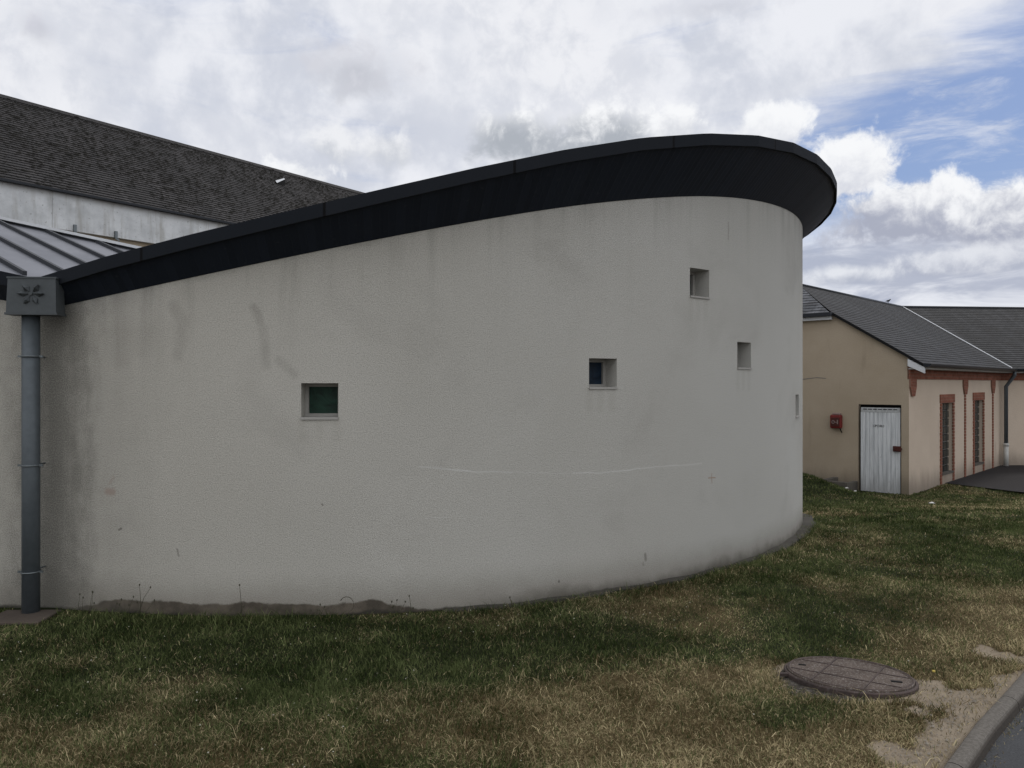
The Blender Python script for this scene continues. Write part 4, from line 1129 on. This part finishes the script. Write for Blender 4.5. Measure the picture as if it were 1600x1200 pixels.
# red call box
ab = empty('alarm_box', gpt(1.46, EYE-1.0, .0), 'small red box with pale marks fixed on the beige gable wall', 'alarm box')
bz0, bz1 = EYE-.98, EYE-.68; t0, t1 = 1.35, 1.60
b = MB(); b.obox(gpt(t0, bz0, .11), NB*(t1-t0), U*.108, Vector((0, 0, bz1-bz0))); b.build('case', M['red'], ab, bevel=.03)
b = MB(); b.obox(gpt(t0+.035, bz0+.05, .128), NB*(t1-t0-.07), U*.02, Vector((0, 0, bz1-bz0-.11))); b.build('cover', M['lockred'], ab, bevel=.008)
b = MB(); 
cx = gpt(1.515, (bz0+bz1)/2-.01, .134); b.tube([cx+ (NB*math.cos(k*math.pi/8)+Vector((0, 0, math.sin(k*math.pi/8))))*.03 for k in range(17)], .009, 6, caps=False)
b.obox(gpt(1.41, (bz0+bz1)/2-.05, .136), NB*.022, U*.01, Vector((0, 0, .09))); b.obox(gpt(1.44, (bz0+bz1)/2-.02, .136), NB*.03, U*.01, Vector((0, 0, .016)))
b.build('marking', simple('faded_white_marking', (.26, .19, .18), .6), ab)
b = MB(); b.obox(gpt(t0+.03, bz1+.005, .09), NB*(t1-t0-.08), U*.085, Vector((0, 0, .035))); b.build('top_hood', simple('faded_pink_hood', (.30, .22, .20), .7), ab, bevel=.006)
b = MB(); b.tube([gpt(1.40, bz0+.01, .05), gpt(1.375, bz0-.05, .05), gpt(1.36, bz0-.09, .03)], .012, 6); b.build('cable', M['black'], ab)
# small bird on the ridge
sb_ = None
bp = CRN+NB*TR+U*7.75
bd = MB(); z0 = ZR+.045
axis_pts = [(-.17, .075, .006), (-.11, .085, .018), (-.05, .095, .045), (.01, .105, .058), (.06, .125, .048), (.09, .155, .030), (.115, .180, .032), (.135, .180, .022), (.165, .172, .004)]
fx = Vector((1, 0, 0))
bd.tube([Vector((bp.x, bp.y, z0))+(fx*a+Vector((0, 0, h)))*.55 for a, h, r in axis_pts], [r*.55 for *_, r in axis_pts], 10)
for o2 in (-.018, .018): bd.tube([Vector((bp.x, bp.y+o2, z0-.005)), Vector((bp.x, bp.y+o2, z0+.035))], .005, 5)
bo = bd.build('bird', M['gutter']); tag(bo, 'tiny dark bird perched on the slate roof ridge', 'bird')

# ------------------------------------------------------------------ manhole
mx, my = gp(1327, 1062); mz = float(ground_z(mx, my))
mh = empty('manhole', (mx, my, mz), 'round rusty manhole cover in rough concrete collar among the grass', 'manhole')
tilt = Matrix.Rotation(R(-4.9), 3, 'X') @ Matrix.Rotation(R(1.5), 3, 'Y')
def mp(x, y, z): return Vector((mx, my, mz-.016))+tilt @ Vector((x, y, z))
RM = .335
b = MB(); n = 72; rings = [(RM-.03, .018, 0), (RM+.012, .018, 0), (RM+.022, .010, .012), (RM+.04, .002, .03), (RM+.055, -.05, .035)]
pts = []
for r, z, j in rings:
    row = []
    for k in range(n):
        a = k*2*math.pi/n; nz = float(vnoise(k*.42, 3.3, 1)); nz2 = float(vnoise(k*1.1, 8+r*40, 1))
        rr = r+j*(3.4*max(0, math.cos(a-3.75))**1.5+1.1*nz-.5+.7*(nz2-.5))
        row.append(mp(rr*math.cos(a), rr*math.sin(a), z+(.014*(nz2-.5) if j else 0)-(.014*(1-max(0, math.cos(a-3.75))) if j else 0)))
    pts.append(row)
for i in range(len(pts)-1):
    for k in range(n): b.quad(pts[i][k], pts[i][(k+1) % n], pts[i+1][(k+1) % n], pts[i+1][k], smooth=True)
b.build('collar', M['collar'], mh)
b = MB()
def ringmesh(b, prof):
    P = [[mp(r*math.cos(k*2*math.pi/n), r*math.sin(k*2*math.pi/n), z) for k in range(n)] for r, z in prof]
    for i in range(len(P)-1):
        for k in range(n): b.quad(P[i][k], P[i][(k+1) % n], P[i+1][(k+1) % n], P[i+1][k])
    return P
ringmesh(b, [(RM+.010, .0), (RM+.010, .040), (RM+.005, .045), (RM-.004, .045), (RM-.006, .03)])
b.obox(mp(-RM-.055, -.012, .028), tilt@Vector((.05, 0, 0)), tilt@Vector((0, .03, 0)), tilt@Vector((0, 0, .014)))
b.build('frame', M['iron'], mh)
b = MB(); P = ringmesh(b, [(RM-.008, .03), (RM-.008, .052), (RM-.012, .056), (RM-.026, .056), (RM-.028, .052)]); b.face(P[-1])
lid = b.build('lid', M['lid'], mh)
rb = MB(); ang = R(-36)
e1 = Vector((math.cos(ang), math.sin(ang), 0)); e2 = Vector((-e1.y, e1.x, 0))
def rib(o_, d_, half):
    p = o_-d_*half; q = Vector((-d_.y, d_.x, 0)); rb.obox(mp(*(p-q*.004+Vector((0, 0, .0515)))), tilt@(d_*2*half), tilt@(q*.008), tilt@Vector((0, 0, .004)))
for off in (-.11, .11):
    h = math.sqrt((RM-.03)**2-off**2); rib(e2*off, e1, h); 
for off in (-.13, .13):
    h = math.sqrt((RM-.03)**2-off**2); rib(e1*off, e2, h)
for rr in (RM-.017,):
    pp = [mp(rr*math.cos(k*2*math.pi/n), rr*math.sin(k*2*math.pi/n), .054) for k in range(n+1)]; rb.tube(pp, .006, 5, caps=False)
rb.build('rib', M['iron'], lid)
for kx, ky, kl, kw in ((.19, -.15, .055, .022), (-.21, .14, .04, .018)):
    b = MB(); b.cbox(mp(kx, ky, .0535), (tilt@Vector((1, -.3, 0))).normalized(), (tilt@Vector((.3, 1, 0))).normalized(), (tilt@Vector((0, 0, 1))).normalized(), kl, kw, .006)
    b.build('key_slot', M['black'], lid)

# ------------------------------------------------------------------ weeds at the foot of the wall
def weed(px, ytop, ybase, kind, label, group=None):
    s = s_of_px(px); p = plan(s, .10); d = p.y; h = (ybase-ytop)/1200*d; x, y = p.x, p.y; z = 0.0
    b = MB(); r = random.Random(px)
    def stem(pts, r0, head=True):
        b.tube(pts, [r0*(1-.6*i/(len(pts)-1)) for i in range(len(pts))], 5)
        if head: b.tube([pts[-1]-Vector((0, 0, .004)), pts[-1]+Vector((0, 0, .004)), pts[-1]+Vector((0, 0, .012))], [.002, .006, .002], 5)
    B = Vector((x, y, z-.01))
    if kind == 'fork':
        stem([B, B+Vector((.004, 0, h*.5)), B+Vector((-.004, 0, h))], .0032)
        stem([B+Vector((.004, 0, h*.35)), B+Vector((.03, -.005, h*.65)), B+Vector((.075, -.005, h*.93))], .0026)
        stem([B+Vector((0, 0, h*.1)), B+Vector((.05, .0, h*.28)), B+Vector((.10, 0, h*.55))], .0026)
        stem([B+Vector((0, 0, h*.2)), B+Vector((-.02, .0, h*.5))], .0022)
    elif kind == 'single':
        stem([B, B+Vector((.004, 0, h*.5)), B+Vector((-.008, 0, h))], .003)
        stem([B+Vector((0, 0, h*.25)), B+Vector((.02, 0, h*.42))], .002)
    elif kind == 'curl':
        stem([B+Vector((.05*math.cos(t)-.01, 0, max(0, h*.75+.055*math.sin(t)) if t < math.pi else h*.75-(t-math.pi)*.1)) for t in np.linspace(2.6, -1.3, 10)]+[B+Vector((.02, 0, 0))], .0028, False)
    else:
        for k in range(5):
            dx_ = r.uniform(-.06, .06); hh = h*r.uniform(.5, 1)
            stem([B+Vector((dx_*.6, 0, 0)), B+Vector((dx_*1.1, 0, hh*.5)), B+Vector((dx_*1.1+r.uniform(.0, .03), 0, hh))], .0024)
    for k in range(7):                                           # small basal leaves
        a = r.uniform(0, 6.28); L = r.uniform(.03, .07); q = B+Vector((math.cos(a)*L, math.sin(a)*L*.5, r.uniform(.015, .05))); sd_ = Vector((-math.sin(a), math.cos(a), 0))*.007
        b.face([B, (B+q)/2+sd_, q, (B+q)/2-sd_])
    o_ = b.build('weed', M['stalk'], None, recalc=False); tag(o_, label, 'weed', group or 'dry weeds along the foot of the stucco wall')
weed(150, 908, 948, 'tuft', 'sparse tuft of thin dry stalks nearest the downpipe, by the stucco wall')
weed(206, 912, 948, 'tuft', 'thin dry stalks just left of the tall forked weed at the wall')
weed(232, 898, 952, 'fork', 'tall dry forked weed with seed heads against the stucco wall')
weed(384, 893, 950, 'single', 'single straight dry stalk below and left of the green pane window')
weed(493, 926, 952, 'tuft', 'short dry tuft directly under the green pane window')
weed(546, 924, 957, 'curl', 'dry weed curled over in a hook at the wall foot')
weed(618, 928, 957, 'tuft', 'low dry tuft just right of the hooked weed by the wall')
weed(640, 924, 957, 'single', 'thin upright stalk to the right of the low dry tuft by the wall')
weed(792, 934, 953, 'single', 'small lone stalk at the wall foot, farthest right of the dry weeds')

# ------------------------------------------------------------------ litter
def scrap(px, py, d, sz, m, name, label, cat, group=None):
    x = (px-800)/1200*d; z = float(ground_z(x, d))+.035; r = random.Random(px); b = MB()
    ps = [Vector((x+sz*math.cos(a)*r.uniform(.6, 1.2), d+sz*.7*math.sin(a)*r.uniform(.6, 1.2), z+sz*.35*r.uniform(-.2, 1))) for a in np.linspace(0, 5.4, 7)]
    c_ = sum(ps, Vector())/7+Vector((0, 0, sz*.35))
    for i in range(7): b.face([ps[i], ps[(i+1) % 7], c_])
    for i in range(7): b.face([ps[i]-Vector((0, 0, .006)), c_-Vector((0, 0, .006)), ps[(i+1) % 7]-Vector((0, 0, .006))])
    o_ = b.build(name, m, None, recalc=False); tag(o_, label, cat, group)
scrap(1457, 797, 13.3, .06, M['paper'], 'paper_scrap', 'crumpled white paper scrap on the grass before the brick facade', 'litter')
scrap(1323, 765, 16.1, .05, M['paper'], 'paper_scrap', 'larger white litter in the grass by the light well', 'litter')
scrap(1336, 768, 16.0, .035, M['paper'], 'paper_scrap', 'smaller white litter at the left foot of the white door', 'litter')
scrap(1459, 1057, 4.33, .014, M['yellow'], 'fallen_leaf', 'small yellow leaf on the lawn right of the manhole', 'leaf')

# ------------------------------------------------------------------ stones on bare earth
b = MB(); r = random.Random(5)
for k in range(1500):
    px = r.uniform(1380, 1600); py = r.uniform(1030, 1200); x, y = gp(px, py)
    dd, so = soil_dry(np.array([x]), np.array([y]))
    if so[0] < .45 or kerb_dist(x, y) > -.03 or math.hypot(x-mx, y-my) < .36: continue
    s_ = r.uniform(.002, .006)*(1.8 if r.random() < .06 else 1); z = float(ground_z(x, y))-.002; n_ = 5; ph = r.random()*6; i0 = len(b.v)
    ring = [Vector((x+s_*math.cos(ph+q*1.2566)*r.uniform(.7, 1.3), y+s_*math.sin(ph+q*1.2566)*r.uniform(.7, 1.2), z)) for q in range(n_)]
    tp = Vector((x, y, z+s_*1.1))
    for q in range(n_): b.face([ring[q], ring[(q+1) % n_], tp])
o_ = b.build('gravel', simple('pale_gravel', (.27, .24, .20), .9, 0, .3, 60, .5), None, recalc=False); tag(o_, 'fine pale gravel scattered on the bare earth by the kerb', 'gravel', None, 'stuff')

# ------------------------------------------------------------------ grass blades
def wall_clear(x, y):
    """True where grass may grow (outside the curved building)"""
    ok = np.ones(x.shape, bool)
    c_s = np.interp(x, _X[:int(9.6/DS)], _Y[:int(9.6/DS)])
    yl = np.where(x < XC, YC, c_s)
    inside = (x < 3.62) & (y > yl-.03) & (y < 16)
    cxr, cyr = -1.8, 10.96
    inside |= np.hypot(x-cxr, y-cyr) < 5.42
    return ok & ~inside
def scatter(n, y0, y1, xl, xr):
    y = np.sqrt(rng.random(n)*(y1**2-y0**2)+y0**2); x = (xl+(xr-xl)*rng.random(n))*y
    return x, y
def make_blades(x, y, hsc, wsc, road=False):
    keep = wall_clear(x, y) & (kerb_dist(x, y) < -.008) & (np.hypot(x-mx, y-my) > RM+.012)
    # not on the yard or inside the brick trimmed building
    rel = (x-CRN.x)*NB.x+(y-CRN.y)*NB.y; al = (x-CRN.x)*U.x+(y-CRN.y)*U.y
    keep &= ~((rel > -.02) & (al > -.02)); keep &= ~((x > 9.75) & (y > yard_near(x)))
    keep &= ~((np.abs(x-PX) < .2) & (y > PY-.28))
    if road: keep = np.ones(x.shape, bool)
    x, y = x[keep], y[keep]
    dry, soil = soil_dry(x, y); k = rng.random(len(x)) > np.clip(soil*1.15, 0, .93)*(not road)
    x, y, dry = x[k], y[k], dry[k]; n = len(x)
    tint = (rng.random(n) < np.clip((dry-.12)*1.25, .05, .93)).astype(float)
    mixd = rng.random(n) < .2; tint = np.where(mixd, rng.random(n)*.7*np.clip(dry*2, .2, 1), tint*(.75+.25*rng.random(n)))
    tall = fbm(x+9, y+3, 2.6, 3)
    h = hsc*(.4+1.0*rng.random(n)**1.5)*(.55+.9*tall)*(1-.25*tint)
    lean = (.3+1.1*rng.random(n))*(.85+.7*tint); ang = rng.random(n)*2*math.pi
    w = wsc*(.6+.8*rng.random(n)); z = ground_z(x, y)-.004
    z = z-np.where(kerb_dist(x, y) > .05, .056, 0)+np.where(kerb_dist(x, y) > -.25, 0, (fbm(x, y, 1.3, 3)-.5)*.05)
    ca, sa = np.cos(ang), np.sin(ang); fa = rng.random(n)*math.pi; cb_, sb2 = np.cos(fa)*w/2, np.sin(fa)*w/2
    b0 = np.stack([x-cb_, y-sb2, z], 1); b1 = np.stack([x+cb_, y+sb2, z], 1)
    mxp = x+ca*lean*h*.35; myp = y+sa*lean*h*.35; mzp = z+h*.62
    m0 = np.stack([mxp-cb_*.75, myp-sb2*.75, mzp], 1); m1 = np.stack([mxp+cb_*.75, myp+sb2*.75, mzp], 1)
    tp = np.stack([x+ca*lean*h, y+sa*lean*h, z+h*(1-.35*np.clip(lean-.5, 0, 1))], 1)
    V = np.stack([b0, b1, m1, m0, tp], 1)
    shade = np.clip(rng.gamma(2.0, .19, n)+(fbm(x+3, y-8, 5, 3)-.5)*.9+(fbm(x-31, y+18, 1.6, 3)-.5)*.6, 0, 1)
    return V.reshape(-1, 3), np.repeat(tint, 5), np.repeat(shade, 5), n
parts = []
for (n, y0, y1, xl, xr, hs, ws) in ((150000, 2.9, 4.2, -.80, .72, .029, .0034), (170000, 4.2, 6.6, -.80, .80, .029, .0042), (110000, 6.3, 9.5, .02, .82, .034, .0065), (85000, 9.2, 18.5, .30, .80, .045, .011)):
    x, y = scatter(n, y0, y1, xl, xr); parts.append(make_blades(x, y, hs, ws))
for (nc, y0, y1, xl, xr, per, rad, hh) in ((420, 3.0, 5.4, -.74, .72, 46, .045, .040), (260, 5.4, 9.0, -.2, .78, 36, .06, .045)):
    cx_, cy_ = scatter(nc, y0, y1, xl, xr); dr, so = soil_dry(cx_, cy_); kk = (dr < .5) & (so < .4); cx_, cy_ = cx_[kk], cy_[kk]
    cx_ = np.repeat(cx_, per); cy_ = np.repeat(cy_, per); parts.append(make_blades(cx_+rng.normal(0, rad, len(cx_)), cy_+rng.normal(0, rad, len(cx_)), hh, .0052))
# long pale stalks lying in the dry parts and taller tufts by the wall and manhole
x, y = scatter(5200, 3.0, 5.2, -.72, .72); dr, so = soil_dry(x, y); kk = dr > .38; parts.append(make_blades(x[kk], y[kk], .085, .0034))
sw = rng.uniform(S0+.2, 9.0, 5200); pw = np.array([plan(float(s), float(.10+abs(o)))[:2] for s, o in zip(sw, rng.normal(0, .07, len(sw)))]); parts.append(make_blades(pw[:, 0], pw[:, 1], .065, .004))
am = rng.uniform(0, 6.28, 4200); rm = RM+.016+.05*np.clip(np.cos(am-3.75), 0, 1)+np.abs(rng.normal(0, .07, 4200)); parts.append(make_blades(mx+rm*np.cos(am), my+rm*np.sin(am), .036, .0036))
ak = rng.uniform(-1.0, 3.6, 3600); ok_ = -np.abs(rng.normal(0, .05, 3600))-.012; parts.append(make_blades(KA.x+KD.x*ak+KN.x*ok_, KA.y+KD.y*ak+KN.y*ok_, .05, .0034))
ak = rng.uniform(-1.0, 3.6, 900); ok_ = .085+np.abs(rng.normal(0, .035, 900)); parts.append(make_blades(KA.x+KD.x*ak+KN.x*ok_, KA.y+KD.y*ak+KN.y*ok_, .022, .0034, True))
V = np.concatenate([p[0] for p in parts]); TI = np.concatenate([p[1] for p in parts]); SH = np.concatenate([p[2] for p in parts]); NB_ = sum(p[3] for p in parts)
me = bpy.data.meshes.new('grass')
base = (np.arange(NB_)*5)[:, None]
loops = np.concatenate([base+np.array([0, 1, 2, 3]), base+np.array([3, 2, 4])], 1).ravel()
starts = np.stack([np.arange(NB_)*7, np.arange(NB_)*7+4], 1).ravel()
me.vertices.add(len(V)); me.vertices.foreach_set('co', V.astype('f').ravel())
me.loops.add(len(loops)); me.loops.foreach_set('vertex_index', loops.astype('i'))
me.polygons.add(len(starts)); me.polygons.foreach_set('loop_start', starts.astype('i'))
me.update(calc_edges=True)
for k, a in (('tint', TI), ('shade', SH)):
    at = me.attributes.new(k, 'FLOAT', 'POINT'); at.data.foreach_set('value', a.astype('f'))
me.materials.append(M['blade'])
gr = bpy.data.objects.new('grass', me); COL.objects.link(gr); tag(gr, 'short mixed green and straw coloured grass blades of the lawn', 'grass', None, 'stuff')

# tiny pale clover heads in the turf
b = MB(); r = random.Random(21)
for k in range(520):
    d = r.uniform(3.2, 9.5)**1.0; x = r.uniform(-.7, .72)*d
    if not wall_clear(np.array([x]), np.array([d+.05]))[0] or kerb_dist(x, d) > -.05 or math.hypot(x-mx, d-my) < .42: continue
    dd, so = soil_dry(np.array([x]), np.array([d]))
    if so[0] > .3 or dd[0] > .62: continue
    s_ = r.uniform(.003, .006); z = float(ground_z(x, d))+r.uniform(.014, .028); c_ = Vector((x, d, z)); i0 = len(b.v)
    ring = [c_+Vector((s_*math.cos(q*1.2566), s_*math.sin(q*1.2566), 0)) for q in range(5)]; tp = c_+Vector((0, 0, s_*.9)); bt = c_-Vector((0, 0, s_*.6))
    for q in range(5): b.face([ring[q], ring[(q+1) % 5], tp]); b.face([ring[(q+1) % 5], ring[q], bt])
o_ = b.build('clover_heads', simple('pale_clover', (.42, .41, .33), .9, 0, 0, 60, .4), None, recalc=False); tag(o_, 'tiny pale clover heads dotted through the green parts of the lawn', 'clover', None, 'stuff')
